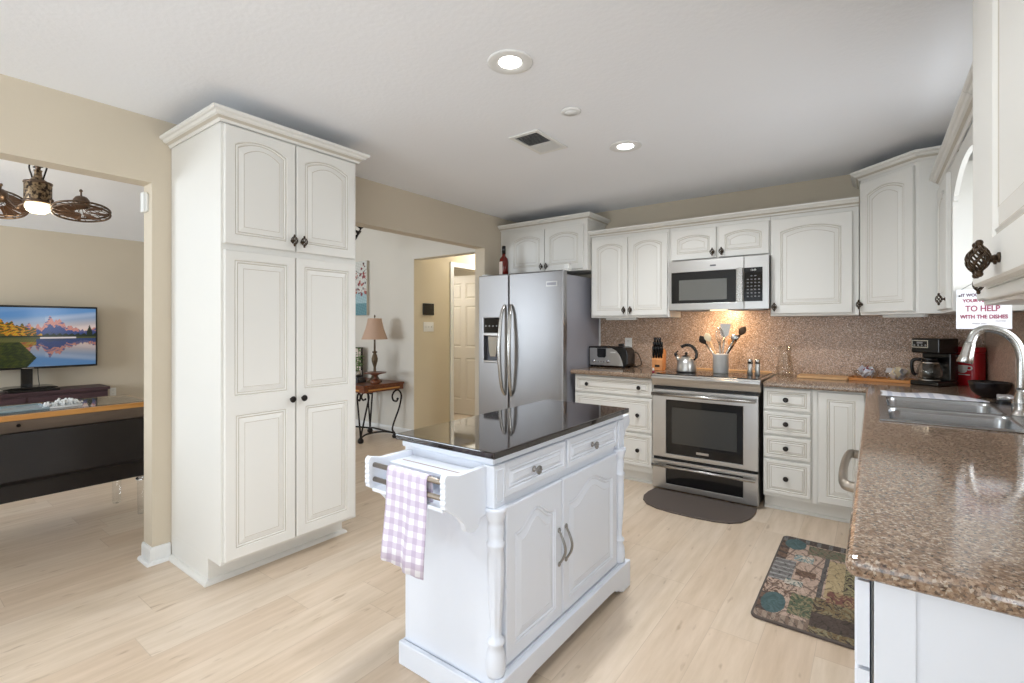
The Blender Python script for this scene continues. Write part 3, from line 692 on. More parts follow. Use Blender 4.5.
# corner posts on the right (+X) face: panelled block above, turned column below
def post(y, near):
    b = MB(); b.box(-1.052, y-.030, .695, -1.006, y+.030, .835)
    b.box(-1.0055, y-.020, .71, -1.003, y-.017, .82).box(-1.0055, y+.017, .71, -1.003, y+.020, .82).box(-1.0055, y-.017, .71, -1.003, y+.017, .713).box(-1.0055, y-.017, .817, -1.003, y+.017, .82)
    o_ = I_(b, 'post_block', 'island_white', .0015)
    c = MB(); X0 = -1.024
    prof = [(.030, .128), (.033, .14), (.034, .17), (.030, .205), (.023, .225), (.030, .235), (.030, .245), (.022, .252), (.018, .262), (.020, .30), (.025, .36), (.028, .44), (.029, .52), (.027, .555), (.031, .562), (.031, .572), (.026, .578), (.028, .60), (.029, .625), (.026, .645), (.031, .652), (.033, .668), (.038, .682), (.038, .694)]
    rs = []
    for r_, z in prof:
        fl = .26 < z < .55
        rs.append([(X0+(r_*(1-(.08 if (fl and i % 6 < 3) else 0)))*math.cos(2*PI*i/48), y+(r_*(1-(.08 if (fl and i % 6 < 3) else 0)))*math.sin(2*PI*i/48), z) for i in range(48)])
    c.rings(rs, smooth=True); I_(c, 'turned_post', 'island_white')
post(1.288, True); post(2.268, False)
# base plinth with scalloped apron on the long side
sc = [(1.249, 0), (1.249, .128), (2.322, .128), (2.322, 0), (2.235, 0), (2.225, .012), (2.205, .014), (2.195, .028), (2.165, .032), (2.15, .045), (2.10, .05)] + [(1.47, .05), (1.42, .045), (1.405, .032), (1.375, .028), (1.365, .014), (1.345, .012), (1.335, 0)]
I_(MB().prism(sc, -1.005, -.982, 'x'), 'plinth_apron', 'island_white', .003)
I_(MB().box(-1.472, 1.249, .0, -1.0055, 1.271, .088).box(-1.472, 1.2715, 0, -1.4625, 2.322, .088).box(-1.472, 2.3055, 0, -1.0055, 2.322, .128), 'plinth', 'island_white', .005, 3)
I_(MB().box(-1.029, 1.2715, .09, -1.0055, 2.305, .128), 'plinth_ledge', 'island_white', .003)
# drawers and doors on the long (+X) face
def Iface(mb, name, y0, z0, x=-1.0295):
    o_ = mb.build(name, IW, isl, (1.24+x, y0-1.79, z0), (0, 0, PI/2)); return o_
def ornate_knob(par, x, z):
    mb = MB().lathe([(.011, 0), (.011, .003), (.005, .006), (.005, .014), (.012, .018), (.0165, .022), (.0165, .025), (.010, .0255), (.008, .029), (.0, .0305)], (x, -.02, z), 22, axis='y')
    for i in range(8): mb.ball((x+.0135*math.cos(PI*i/4), -.0455, z+.0135*math.sin(PI*i/4)), .0032, 6)
    return mb.build('knob', 'pewter', par)
for y0, y1 in ((1.322, 1.732), (1.748, 2.232)):
    d_ = Iface(panel_door(y1-y0, .118, mg=.020, bv=.028), 'drawer', y0, .715); ornate_knob(d_, (y1-y0)/2-.03, .057)
def bow_handle(par, x, z):
    mb = MB(); mb.tube([(x+.003*math.sin(2*PI*t/20), -.021-.028*math.sin(PI*t/20), z+.135*t/20) for t in range(21)], [.0042+.0016*math.sin(PI*t/20) for t in range(21)], 8)
    for zz in (z, z+.135): mb.lathe([(.010, 0), (.010, .003), (.005, .006)], (x, -.02, zz), 14, axis='y')
    return mb.build('handle', 'pewter', par)
for k, (y0, y1) in enumerate(((1.330, 1.700), (1.708, 2.222))):
    d_ = Iface(panel_door(y1-y0, .545, mg=.048, rise=.055, kind='cath'), 'door', y0, .135); bow_handle(d_, (y1-y0)-.024 if k == 0 else .022, .215)
# towel / plate rack on the near end
def bracket(x0, x1, n):
    pl_ = [(1.262, .832), (1.125, .832), (1.072, .846), (1.064, .84)]
    pl_ += [(1.064-.0035*(i % 2), .835-.0085*i) for i in range(1, 11)]
    pl_ += [(1.064, .742), (1.09, .726), (1.125, .70), (1.15, .672), (1.158, .65), (1.175, .636), (1.20, .632), (1.22, .645), (1.228, .668), (1.262, .672)]
    return I_(MB().prism(pl_, x0, x1, 'x'), 'rack_bracket', 'island_white', .0015)
bracket(-1.062, -1.040, 0); bracket(-1.427, -1.405, 1)
I_(MB().tube([(-1.404, 1.085, .815), (-1.063, 1.085, .815)], .0085, 12), 'dowel', 'champagne')
I_(MB().tube([(-1.404, 1.085, .765), (-1.063, 1.085, .765)], .0085, 12), 'dowel', 'champagne')
I_(MB().box(-1.404, 1.150, .800, -1.063, 1.262, .812), 'rack_shelf', 'island_white', .002)
I_(MB().box(-1.385, 1.195, .8121, -1.10, 1.199, .8126), 'plate_slot', 'shelf_copper')
I_(MB().box(-1.404, 1.075, .725, -1.063, 1.262, .738), 'rack_shelf', 'island_white', .002)
# scrolled bracket and rail on the far end
for xx in (-1.062, -1.455):
    I_(MB().prism([(2.318, .832), (2.44, .832), (2.452, .80), (2.438, .775), (2.405, .762), (2.385, .735), (2.36, .705), (2.318, .69)], xx, xx+.022, 'x'), 'rack_bracket', 'island_white', .0015)
I_(MB().tube([(-1.432, 2.41, .80), (-1.063, 2.41, .80)], .0085, 12), 'dowel', 'champagne')
# gingham towel over the upper dowel
tw = MB(); nx = 22
prof = [(1.0985, .735), (1.098, .75), (1.0975, .765), (1.097, .785), (1.0965, .808)] + [(1.085+.0115*math.cos(R(a)), .816+.0115*math.sin(R(a))) for a in (15, 50, 90, 130, 165)] + [(1.0725, .80), (1.071, .74), (1.066, .68), (1.060, .62), (1.055, .575), (1.051, .527)]
L_ = len(prof)
rows = []
for side in (0, 1):
    g = []
    for j, (y, z) in enumerate(prof):
        row = []
        for i in range(nx+1):
            s = i/nx; drop = max(0, .80-z) if j > 9 else 0
            wob = .006*math.sin(s*11+.5)*min(1, drop*4) + .004*math.sin(s*23)*min(1, drop*3)
            x = -1.322 + s*(.192) + (.012*math.sin(z*9)-.0)*(drop*1.5) + .018*drop
            zz = z + (-.02*s if j == L_-1 else 0)
            ny = 1 if side else 0
            row.append((x, y-wob-(.0022 if side else 0)*(1 if j > 9 else (-1 if j < 5 else 0)), zz+(.0022 if side and 5 <= j <= 9 else 0)))
        g.append(row)
    rows.append(g)
vs = []; fs = []
for g in rows:
    for row in g: vs += row
n1 = nx+1; N0 = L_*n1
for j in range(L_-1):
    for i in range(nx):
        a = j*n1+i; fs.append((a, a+1, a+1+n1, a+n1)); a += N0; fs.append((a, a+n1, a+n1+1, a+1))
for j in range(L_-1):
    for i in (0, nx): a = j*n1+i; fs.append((a, a+n1, a+n1+N0, a+N0))
for j in (0, L_-1):
    for i in range(nx): a = j*n1+i; fs.append((a, a+1, a+1+N0, a+N0))
tw.add(vs, fs, 0, True)
tag(tw.build('dish_towel', 'gingham'), 'lilac and white gingham towel hanging on the island rack', 'towel')

# ================================================================ SINK, FAUCET
sk = thing('kitchen_sink', 'stainless double-bowl drop-in sink set in the granite worktop', 'sink', (.2875, 2.925, .914))
O_ = (-.2875, -2.925, -.914)
X0, X1, Y0, Y1 = .018, .557, 2.492, 3.358
bw = [(.052, .455, 2.530, 2.895), (.052, .455, 2.935, 3.320)]
rim = MB().grid([X0, .052, .455, X1], [Y0, 2.530, 2.895, 2.935, 3.320, Y1], lambda x, y: not (.052 < x < .455 and (2.53 < y < 2.895 or 2.935 < y < 3.32)), .9145, .9205)
rim.build('rim', 'sink_steel', sk, O_, bevel=.002)
for x0, x1, y0, y1 in bw:
    mb = MB(); rs = []
    for d_, z in ((-.004, .9203), (.0, .917), (.003, .90), (.010, .80), (.016, .76), (.030, .742), (.055, .738)):
        rs.append([(u, v, z) for u, v in rrect(x0+d_, y0+d_, x1-d_, y1-d_, .045-min(.0, d_) if d_ < .01 else .045, 6)])
    mb.rings(rs, smooth=True, cap0=False); bo = mb.build('bowl', 'sink_steel', sk, O_)
    s_ = bo.modifiers.new('thick', 'SOLIDIFY'); s_.thickness = .0012; s_.offset = -1
    MB().lathe([(.040, .7385), (.040, .741), (.030, .7405), (.028, .7395)], ((x0+x1)/2+.04, (y0+y1)/2, 0), 24).build('drain', 'chrome', bo)
fa = thing('kitchen_faucet', 'brushed nickel gooseneck faucet with pull-down spray head behind the sink', 'faucet', (.500, 2.94, .9205))
MB().lathe([(.033, 0), (.033, .004), (.027, .010), (.022, .03), (.024, .05), (.022, .075), (.016, .10), (.0145, .12)], n=28).build('base', 'nickel', fa)
gp = smoothpath([(0, 0, .11), (.001, 0, .20), (.0, 0, .25), (-.016, 0, .31), (-.052, 0, .352), (-.105, 0, .368), (-.142, 0, .348), (-.158, 0, .305)], 6)
MB().tube(gp, .0165, 16).build('gooseneck', 'nickel', fa)
MB().tube([(-.156, 0, .308), (-.160, 0, .295), (-.169, 0, .25), (-.176, 0, .222), (-.177, 0, .216)], [.0175, .0195, .023, .029, .026], 18).build('spray_head', 'nickel', fa)
MB().tube(smoothpath([(.010, -.015, .055), (.012, -.045, .062), (.006, -.075, .085), (-.002, -.095, .13)], 5), [.010]*6+[.008]*5+[.0065]*5, 10).build('lever_handle', 'nickel', fa)
MB().lathe([(.012, 0), (.012, .05), (.009, .055)], (0, .11, 0), 14).tube([(0, .11, .05), (-.03, .11, .062), (-.055, .11, .055)], .005, 8).build('soap_dispenser', 'nickel', fa)
# ================================================================ ON THE WORKTOPS AND THE RANGE
ZT = .9145
# toaster
ts = thing('toaster', 'black and steel long toaster with two knobs by the refrigerator', 'toaster', (-2.195, 4.18, ZT)); ts.scale = (1.12, 1, 1.1)
MB().prism([(0, .008), (.33, .008), (.352, .03), (.352, .10), (.345, .145), (.325, .168), (.30, .175), (0, .175)], .012, .185, 'y').build('housing', 'black_plastic', ts, bevel=.006, seg=3)
fp = MB().prism([(.012, .015), (.315, .015), (.305, .06), (.285, .105), (.255, .142), (.215, .162), (.012, .162)], .004, .0115, 'y').build('front_panel', 'steel', ts, bevel=.002)
MB().prism([(.085, .16), (.165, .16), (.165, .095), (.155, .082), (.095, .082), (.085, .095)], -.001, .0035, 'y').build('crumb_window', 'black_glass', fp, bevel=.001)
for x in (.055, .185): MB().lathe([(.015, 0), (.015, .010), (.012, .014), (.004, .015)], (x, .0035, .052), 20, axis='y').build('knob', 'chrome', fp)
for i in range(3): MB().lathe([(.007, 0), (.007, .004)], (.095+i*.025, .0035, .045), 14, axis='y').build('button', 'nickel', fp)
MB().box(.205, .0028, .125, .25, .0038, .133).build('badge', 'white_plastic', fp)
MB().box(.04, .06, .1751, .30, .085, .1758).box(.04, .115, .1751, .30, .14, .1758).build('slots', 'black_gap', ts)
for x in (.02, .31):
    for y in (.03, .16): MB().lathe([(.01, 0), (.01, .009)], (x, y, 0), 10).build('foot', 'black_plastic', ts)
# knife block
kb = thing('knife_block', 'light wooden knife block holding black-handled knives left of the kettle', 'knife block', (-1.515, 4.20, ZT), R(8))
MB().prism([(-.06, 0), (.07, 0), (.10, .16), (.02, .19), (-.06, .095)], -.045, .045, 'x').build('block', 'wood_knife', kb, bevel=.003)
MB().box(-.020, -.0612, .03, .020, -.0602, .05).build('emblem', 'dark_iron', kb)
random.seed(3)
for j in range(3):
    for i in range(4 if j < 2 else 3):
        x = -.033+i*.022; y = -.045+j*.030; z = .108+j*.038
        MB().tube([(x, y, z), (x, y-.008, z+.030), (x, y-.016, z+.075), (x, y-.022, z+.100)], [.0072, .0088, .0078, .0095], 8, flat=1.2).build('knife_handle', 'black_plastic', kb)
        MB().ball((x, y-.016, z+.06), .002, 6).build('rivet', 'chrome', kb)
# tiny white salt shaker on counter edge
sh = thing('egg_timer', 'tiny white and red figure on the counter edge beside the range', 'timer', (-1.463, 3.93, ZT))
MB().lathe([(.011, 0), (.012, .01), (.008, .016), (.006, .018)], n=16).build('base', 'tea_red', sh); MB().lathe([(.006, .018), (.008, .026), (.007, .034), (.003, .040)], n=16).build('top', 'white_plastic', sh)
# kettle
kt = thing('tea_kettle', 'stainless whistling kettle with black arched handle on the cooktop', 'kettle', (-1.235, 4.06, .9228))
MB().lathe([(.070, 0), (.078, .004), (.080, .012), (.079, .03), (.077, .055), (.070, .085), (.055, .110), (.036, .126), (.032, .128)], n=40).build('pot', 'steel_bright', kt)
MB().lathe([(.034, .128), (.030, .133), (.012, .138), (.009, .140), (.009, .147), (.013, .152), (.011, .160), (.004, .163)], n=28).build('lid', 'black_plastic', kt)
MB().tube([(-.050, 0, .088), (-.068, 0, .112), (-.082, 0, .136)], [.020, .016, .0125], 16).build('spout', 'steel', kt)
MB().tube([(-.078, 0, .132), (-.087, 0, .146), (-.088, 0, .156)], [.0145, .0135, .009], 14).tube([(-.086, 0, .150), (-.074, 0, .166), (-.064, 0, .172)], .005, 8).build('whistle_cap', 'black_plastic', kt)
MB().tube(smoothpath([(.060, 0, .100), (.078, 0, .120), (.080, 0, .165), (.050, 0, .208), (.005, 0, .222), (-.040, 0, .205)], 6), [.005]*6+[.009]*19+[.0085]*6, 12, flat=1.4).build('handle', 'black_plastic', kt)
# utensil crock with utensils (each a thing)
UX, UYc, UZ = -.985, 4.13, .9228
uc = thing('utensil_crock', 'ribbed stainless utensil crock on the cooktop', 'utensil holder', (UX, UYc, UZ))
MB().rings([[(r_*math.cos(2*PI*i/48), r_*math.sin(2*PI*i/48), z) for i in range(48)] for r_, z in ((.054, 0), (.058, .004), (.058, .148), (.061, .152), (.058, .155), (.055, .150), (.054, .010))], smooth=True).build('cup', 'crock_steel', uc)
def utensil(name, label, cat, base, tip, m, head):
    t_ = thing(name, label, cat, (UX, UYc, UZ), 0, 'utensils in the steel crock'); t_.scale = (1.22,)*3; b = Vector(base); e = Vector(tip); d = (e-b).normalized()
    MB().tube([b, b+(e-b)*.5, e], [.0045, .004, .0045], 8, flat=1.5).build('handle', m[0], t_)
    mb = MB(); s = Vector((0, -1, 0)); s = (s-d*s.dot(d)).normalized(); u = d.cross(s)
    if head == 'spoon':
        rs = [[e+d*(.065*k/8)+u*(w_*math.cos(2*PI*i/12))+s*(.004*math.sin(2*PI*i/12)+.006*math.sin(PI*k/8)) for i in range(12)] for k, w_ in enumerate((.004, .012, .018, .022, .023, .022, .018, .011, .003))]
        mb.rings(rs, smooth=True)
    elif head == 'spatula':
        rs = [[e+d*a_+u*(w_*x)+s*y*.0015 for x, y in ((-1, -1), (1, -1), (1, 1), (-1, 1))] for a_, w_ in ((0, .006), (.015, .026), (.085, .033), (.09, .031))]
        mb.rings(rs)
    elif head == 'whisk':
        for k in range(5):
            a = PI*k/5; w2 = u*math.cos(a)+s*math.sin(a)
            mb.tube([e+d*(.10*math.sin(PI*t/10))*1.0+w2*(.024*math.cos(PI*t/10)) if 0 < t < 10 else e+w2*(.024*math.cos(PI*t/10))*.3 for t in range(11)], .0013, 5)
    else:
        mb.ball(e+d*.02, .026, 14, sc=(1, .55, .8))
    mb.build('head', m[1], t_)
utensil('serving_spoon', 'steel serving spoon leaning far left in the crock, pointing left', 'spoon', (.03, 0, .02), (-.10, .02, .19), ('nickel', 'dark_iron'), 'spoon')
utensil('kitchen_tongs', 'pale wooden spatula leaning left in the utensil crock', 'spatula', (.02, -.02, .02), (-.065, -.01, .205), ('wood_light', 'tea_cream'), 'spoon')
utensil('slotted_spatula', 'steel slotted turner standing tallest in the utensil crock', 'turner', (0, .01, .02), (.015, .03, .235), ('nickel', 'nickel'), 'spatula')
utensil('balloon_whisk', 'wire balloon whisk standing in the middle of the crock', 'whisk', (.01, -.02, .02), (-.008, 0, .20), ('nickel', 'chrome'), 'whisk')
utensil('soup_ladle', 'steel ladle leaning right in the utensil crock', 'ladle', (-.02, 0, .02), (.075, .01, .215), ('nickel', 'chrome'), 'ladle')
utensil('pasta_server', 'dark serving fork leaning far right in the crock', 'fork', (-.03, .02, .02), (.105, .05, .25), ('dark_iron', 'bronze'), 'spoon')
utensil('wooden_spoon', 'short brown wooden spoon low in the right of the crock', 'spoon', (-.01, -.02, .02), (.050, .02, .175), ('wood_orange', 'wood_orange'), 'spoon')
# shakers
for k, (x, y, lab) in enumerate(((-.765, 4.10, 'left one of two slim steel shakers behind the cooktop'), (-.712, 4.10, 'right one of two slim steel shakers behind the cooktop'))):
    s_ = thing('spice_shaker', lab, 'shaker', (x, y, .9228), 0, 'steel shakers on the cooktop')
    MB().lathe([(.016, 0), (.0175, .003), (.0175, .085), (.016, .088)], n=24).build('tube', 'steel_bright', s_); MB().lathe([(.018, .089), (.018, .118), (.014, .122)], n=24).build('cap', 'nickel', s_)
tag(MB().box(-1.38, 4.392, .9228, -.66, 4.402, .936).build('spoon_rail', 'wood_light', bevel=.002), 'thin pale wooden strip along the back of the cooktop', 'strip')
# glass pitcher
pt = thing('glass_pitcher', 'clear glass pitcher with handle on the worktop right of the range', 'pitcher', (-.555, 4.30, ZT))
o_ = MB().lathe([(.050, 0), (.056, .004), (.058, .03), (.056, .07), (.047, .12), (.038, .165), (.037, .19), (.046, .225), (.050, .232), (.047, .232), (.035, .19), (.036, .165), (.045, .12), (.053, .07), (.054, .03), (.048, .010)], n=40).build('jug', 'clear_glass', pt)
MB().tube(smoothpath([(-.040, 0, .205), (-.070, 0, .215), (-.092, 0, .190), (-.090, 0, .13), (-.070, 0, .08), (-.054, 0, .06)], 5), .0065, 10).build('handle', 'clear_glass', pt)
# boards
cb = tag(MB().prism(rrect(-.462, 4.175, -.150, 4.40, .012), ZT, ZT+.016).build('cutting_board', 'wood_light', bevel=.003), 'pale wooden cutting board lying on the back worktop', 'cutting board')
tr = thing('serving_tray', 'orange-brown wooden tray under the bowls of packets', 'tray', (.055, 4.29, ZT), R(-6))
MB().box(-.19, -.075, 0, .17, .10, .008).build('tray_base', 'wood_orange', tr)
MB().box(-.19, -.080, 0, .17, -.0755, .020).box(-.19, .1005, 0, .17, .105, .020).box(-.195, -.08, 0, -.1905, .105, .020).box(.1705, -.08, 0, .175, .105, .020).build('rim', 'wood_orange', tr, bevel=.001)
random.seed(11)
for x, y, lab, ms in ((-.045, 4.30, 'clear glass bowl of silver and red tea packets on the tray', ('tea_silver', 'tea_red', 'tea_silver', 'sink_cloth')), (.135, 4.275, 'clear glass bowl of cream sweetener packets beside the coffee maker', ('tea_cream', 'tea_cream', 'label_cream', 'tea_silver'))):
    b_ = thing('glass_bowl', lab, 'bowl', (x, y, ZT+.0085), 0, 'packet bowls'); b_.scale = (1, 1, 1.15)
    MB().lathe([(.035, 0), (.055, .008), (.072, .03), (.078, .05), (.0755, .05), (.069, .031), (.053, .011), (.03, .004)], n=32).build('bowl', 'clear_glass', b_)
    for i in range(26):
        a = random.uniform(0, 2*PI); rr_ = random.uniform(0, .052); z = .028+random.uniform(0, .045)
        mb = MB(); mb.box(-.017, -.0022, -.024, .017, .0022, .024)
        pk = thing('tea_packet', 'folded tea packet among others in '+('the left bowl' if x < 0 else 'the right bowl'), 'packet', (x+rr_*math.cos(a), y+rr_*math.sin(a), ZT+.0085+z), 0, 'tea packets in '+('left' if x < 0 else 'right')+' bowl')
        mb.build('wrapper', random.choice(ms), pk, rot=(random.uniform(-1, 1), random.uniform(-1.2, 1.2), random.uniform(0, 3)), bevel=.001)
# coffee maker, turned toward the room
cm = thing('coffee_maker', 'black drip coffee maker with glass carafe on the back worktop', 'coffee maker', (.318, 4.205, ZT), R(-34)); cm.scale = (.86, .86, .97)
MB().box(-.095, -.125, 0, .095, .11, .032).build('base', 'black_plastic', cm, bevel=.008, seg=3)
MB().box(-.095, .015, .0325, .095, .11, .215).build('column', 'black_plastic', cm, bevel=.006)
MB().box(-.095, -.11, .2155, .095, .11, .315).build('reservoir', 'black_plastic', cm, bevel=.010, seg=3)
pn = MB().box(-.085, -.1125, .255, .02, -.1102, .300).build('control_panel', 'black_glass', cm, bevel=.001)
MB().grid([-.088, -.082, .017, .023], [.252, .258, .297, .303], lambda x, z: not (-.082 < x < .017 and .258 < z < .297), -.115, -.1127, 'y').build('panel_frame', 'chrome', pn)
for i in range(4): MB().lathe([(.006, 0), (.006, .002)], (-.070+i*.025, -.1128, .268), 10, axis='y').build('button', 'grey_plastic', pn)
MB().box(-.055, -.1135, .278, -.015, -.1127, .292).build('clock', 'grey_text', pn)
MB().lathe([(.062, .033), (.066, .034), (.066, .040), (.062, .041)], (0, -.055, 0), 28).build('hot_plate', 'nickel', cm)
cf_ = MB().lathe([(.050, .042), (.070, .048), (.080, .075), (.078, .105), (.064, .140), (.050, .160), (.047, .160), (.061, .139), (.075, .105), (.077, .075), (.067, .05), (.048, .045)], (0, -.055, 0), 32).build('carafe', 'clear_glass', cm)
MB().lathe([(.0465, .161), (.048, .178), (.040, .188), (.012, .19)], (0, -.055, 0), 28).build('carafe_lid', 'black_plastic', cf_)
MB().lathe([(.0605, .147), (.0625, .147), (.053, .1605), (.051, .1605)], (0, -.055, 0), 28, cap=False).build('carafe_band', 'nickel', cf_)
MB().tube(smoothpath([(-.040, -.085, .172), (-.066, -.11, .172), (-.080, -.125, .15), (-.078, -.12, .09), (-.066, -.108, .065)], 5), .009, 10, flat=1.3).build('carafe_handle', 'black_plastic', cf_)
# red coffee canister with a white cup mark
rc = thing('coffee_canister', 'red coffee canister with white cup picture behind the faucet', 'canister', (.495, 4.34, ZT), R(-35)); rc.scale = (1, 1, .94)
MB().prism(rrect(-.075, -.055, .075, .055, .03), 0, .225).build('tub', 'red_can', rc, bevel=.004)
MB().prism(rrect(-.077, -.057, .077, .057, .03), .2255, .265).build('lid', 'red_can', rc, bevel=.008, seg=3)
MB().box(-.060, -.0570, .195, .060, -.0553, .205).build('band', 'white_plastic', rc)
cup = MB().prism([(-.035, .14), (.030, .14), (.022, .098), (.008, .085), (-.012, .085), (-.028, .098)], -.0572, -.0553, 'y')
cup.prism([(.034+.020*math.cos(R(a)), .122+.016*math.sin(R(a))) for a in range(-120, 121, 20)]+[(.034+.012*math.cos(R(a)), .122+.009*math.sin(R(a))) for a in range(120, -121, -20)], -.0572, -.0553, 'y').box(-.045, -.0572, .072, .04, -.0553, .078)
cup.build('cup_picture', 'white_plastic', rc)

tag(MB().box(.545, 4.425, 1.00, .575, 4.4355, 1.12).build('wall_switch', 'white_plastic', bevel=.002), 'grey-white switch plate half hidden behind the red canister', 'switch')
bb = thing('black_bowl', 'wide black bowl behind the far end of the sink', 'bowl', (.500, 3.645, ZT)); bb.scale = (.84, .84, .95)
MB().lathe([(.040, 0), (.042, .003), (.062, .012), (.084, .032), (.097, .058), (.103, .084), (.104, .090), (.100, .090), (.094, .062), (.080, .038), (.058, .020), (.02, .014)], n=40).build('bowl', 'dark_bowl', bb)
sd = thing('soap_tray', 'small black tray with sponge beside the faucet', 'tray', (.525, 3.40, ZT))
MB().prism(rrect(-.04, -.07, .04, .07, .02), 0, .022).build('tray', 'black_plastic', sd, bevel=.003)
MB().box(-.028, -.05, .0225, .028, .045, .042).build('sponge', 'tea_silver', sd, bevel=.005)
# cloth folded on the worktop beyond the sink
cl = MB(); nx, ny = 26, 8; g = []
for lay in (0, 1):
    for j in range(ny+1):
        for i in range(nx+1):
            s, t = i/nx, j/ny
            z = ZT+.0008+(.0055+.0035*math.sin(s*9+t*2)*t+.003*math.sin(s*21)*(1-t) if lay else 0)
            g.append((.028+.435*s*(1-.22*t)+.012*math.sin(t*3), 3.366+.225*t+.018*s*t+.004*math.sin(s*8), z))
n1 = nx+1; N0 = n1*(ny+1); fs = []
for j in range(ny):
    for i in range(nx): a = j*n1+i; fs += [(a, a+n1, a+n1+1, a+1), (a+N0, a+N0+1, a+N0+n1+1, a+N0+n1)]
for j in range(ny):
    for i in (0, nx): a = j*n1+i; fs.append((a, a+n1, a+n1+N0, a+N0))
for j in (0, ny):
    for i in range(nx): a = j*n1+i; fs.append((a, a+1, a+1+N0, a+N0))
cl.add(g, fs, 0, True); tag(cl.build('drying_cloth', 'sink_cloth'), 'white striped drying cloth spread beyond the sink', 'cloth')
# sign hung on the side of the cabinet
sg = thing('hanging_sign', 'white wooden sign asking for help with the dishes, hung beside the window', 'sign', (.333, 3.312, 1.285))
MB().box(0, 0, 0, .200, .010, .198).build('board', 'sign_board', sg, bevel=.001)
for txt, sz, mm, x, z, w_ in (("IT WOULDN'T HURT", .020, 'sign_grey', .100, .168, .165), ('YOUR HANDS', .021, 'sign_red', .088, .140, .130), ('TO HELP', .040, 'sign_red', .096, .100, .125), ('WITH THE DISHES', .026, 'sign_red', .100, .060, .172), ('thank you', .010, 'sign_grey', .085, .028, .05), ('much love', .009, 'sign_grey', .160, .040, .035)):
    lettering(txt, sz, mm, sg, (x, -.0008, z), bold=.0009 if sz > .018 else 0, width=w_)
MB().tube([(.012, .004, .192), (.100, .003, .255), (.188, .004, .192)], .0012, 6).build('wire', 'dark_iron', sg)
MB().lathe([(.004, 0), (.004, .008)], (.012, -.0008, .165), 8, axis='y').build('wire_ring', 'dark_iron', sg)
MB().tube([(.100, .012, .256), (.100, -.004, .256)], .003, 8).build('nail', 'dark_iron', sg)
# wall outlets
def outlet(label, loc, rz, name='wall_outlet', cat='outlet', switch=0):
    t_ = thing(name, label, cat, loc, rz); w_ = .07 if switch < 2 else .045*switch+.03
    MB().box(-w_/2, -.006, -.057, w_/2, 0, .057).build('cover_plate', 'white_plastic', t_, bevel=.002)
    if not switch:
        for dz in (-.026, .026): 
            MB().prism(rrect(-.016, dz-.014, .016, dz+.014, .006, 3), -.008, -.0062, 'y').build('socket', 'white_plastic', t_); MB().box(-.007, -.0088, dz-.004, -.005, -.0081, dz+.006).box(.005, -.0088, dz-.004, .007, -.0081, dz+.006).build('slots', 'black_gap', t_)
    else:
        for k in range(switch): MB().box(-.0045+(k-(switch-1)/2)*.045, -.016, -.010, .0045+(k-(switch-1)/2)*.045, -.0062, .010).build('toggle', 'white_plastic', t_, bevel=.001)
    return t_
outlet('white outlet on the granite backsplash behind the toaster', (-1.895, 4.4365, 1.13), 0)
pg = tag(MB().box(-1.975, 4.375, 1.095, -1.935, 4.4268, 1.13).build('plug', 'cable_black', bevel=.006), 'black plug beside the outlet behind the toaster', 'plug')
tag(MB().tube(smoothpath([(-1.955, 4.40, 1.094), (-1.90, 4.40, 1.06), (-1.80, 4.39, 1.05), (-1.765, 4.40, 1.0), (-1.755, 4.40, .94), (-1.80, 4.395, .9195), (-1.86, 4.40, .9195)], 6), .0035, 6).build('power_cord', 'cable_black'), 'black power cord looping behind the toaster', 'cord')
outlet('white outlet on the right wall behind the faucet', (.5865, 3.50, 1.115), -PI/2)
tag(MB().tube(smoothpath([(.405, 4.31, .96), (.42, 4.42, 1.02), (.50, 4.425, 1.05), (.55, 4.42, 1.06)], 6), .0035, 6).build('power_cord', 'cable_black'), 'thin black cord from coffee maker toward the red canister', 'cord')
outlet('white outlet low on the far wall right of the media console', (TVX+.0005, 2.08, .41), PI/2)
outlet('three-gang switch plate on the hallway wall below the panel', (-4.2995, 4.11, 1.29), PI/2, 'light_switch', 'switch', 3)
kpd = thing('thermostat_panel', 'black square panel on the yellow hallway wall', 'panel', (-4.2995, 4.10, 1.50), PI/2)
MB().box(-.085, -.022, -.07, .085, 0, .07).build('case', 'black_plastic', kpd, bevel=.004); MB().box(-.070, -.0235, -.055, .07, -.0222, .055).build('screen', 'black_glass', kpd)
# white sensor high on the pillar
sn = thing('door_sensor', 'small white sensor box high on the pillar edge', 'sensor', (-3.240, .9695, 1.985), 0)
MB().box(-.034, -.022, -.055, .010, 0, .055).build('case', 'white_plastic', sn, bevel=.004)
MB().box(.014, -.012, -.050, .024, 0, .045).build('magnet', 'white_plastic', sn, bevel=.002)
# under-cabinet light bars
def lightbar(label, loc, rz, L):
    t_ = thing('light_bar', label, 'light bar', loc, rz); MB().box(0, 0, -.018, L, .035, -.0005).build('housing', 'white_plastic', t_, bevel=.003); MB().box(.01, .004, -.0195, L-.01, .031, -.0182).build('diffuser', 'white_plastic', t_)
lightbar('slim white light bar under the two-door cabinet left of the microwave', (-2.02, 4.20, 1.3745), 0, .30)
lightbar('slim white light bar under the corner cabinet', (.045, 4.08, 1.3745), R(-45), .28)

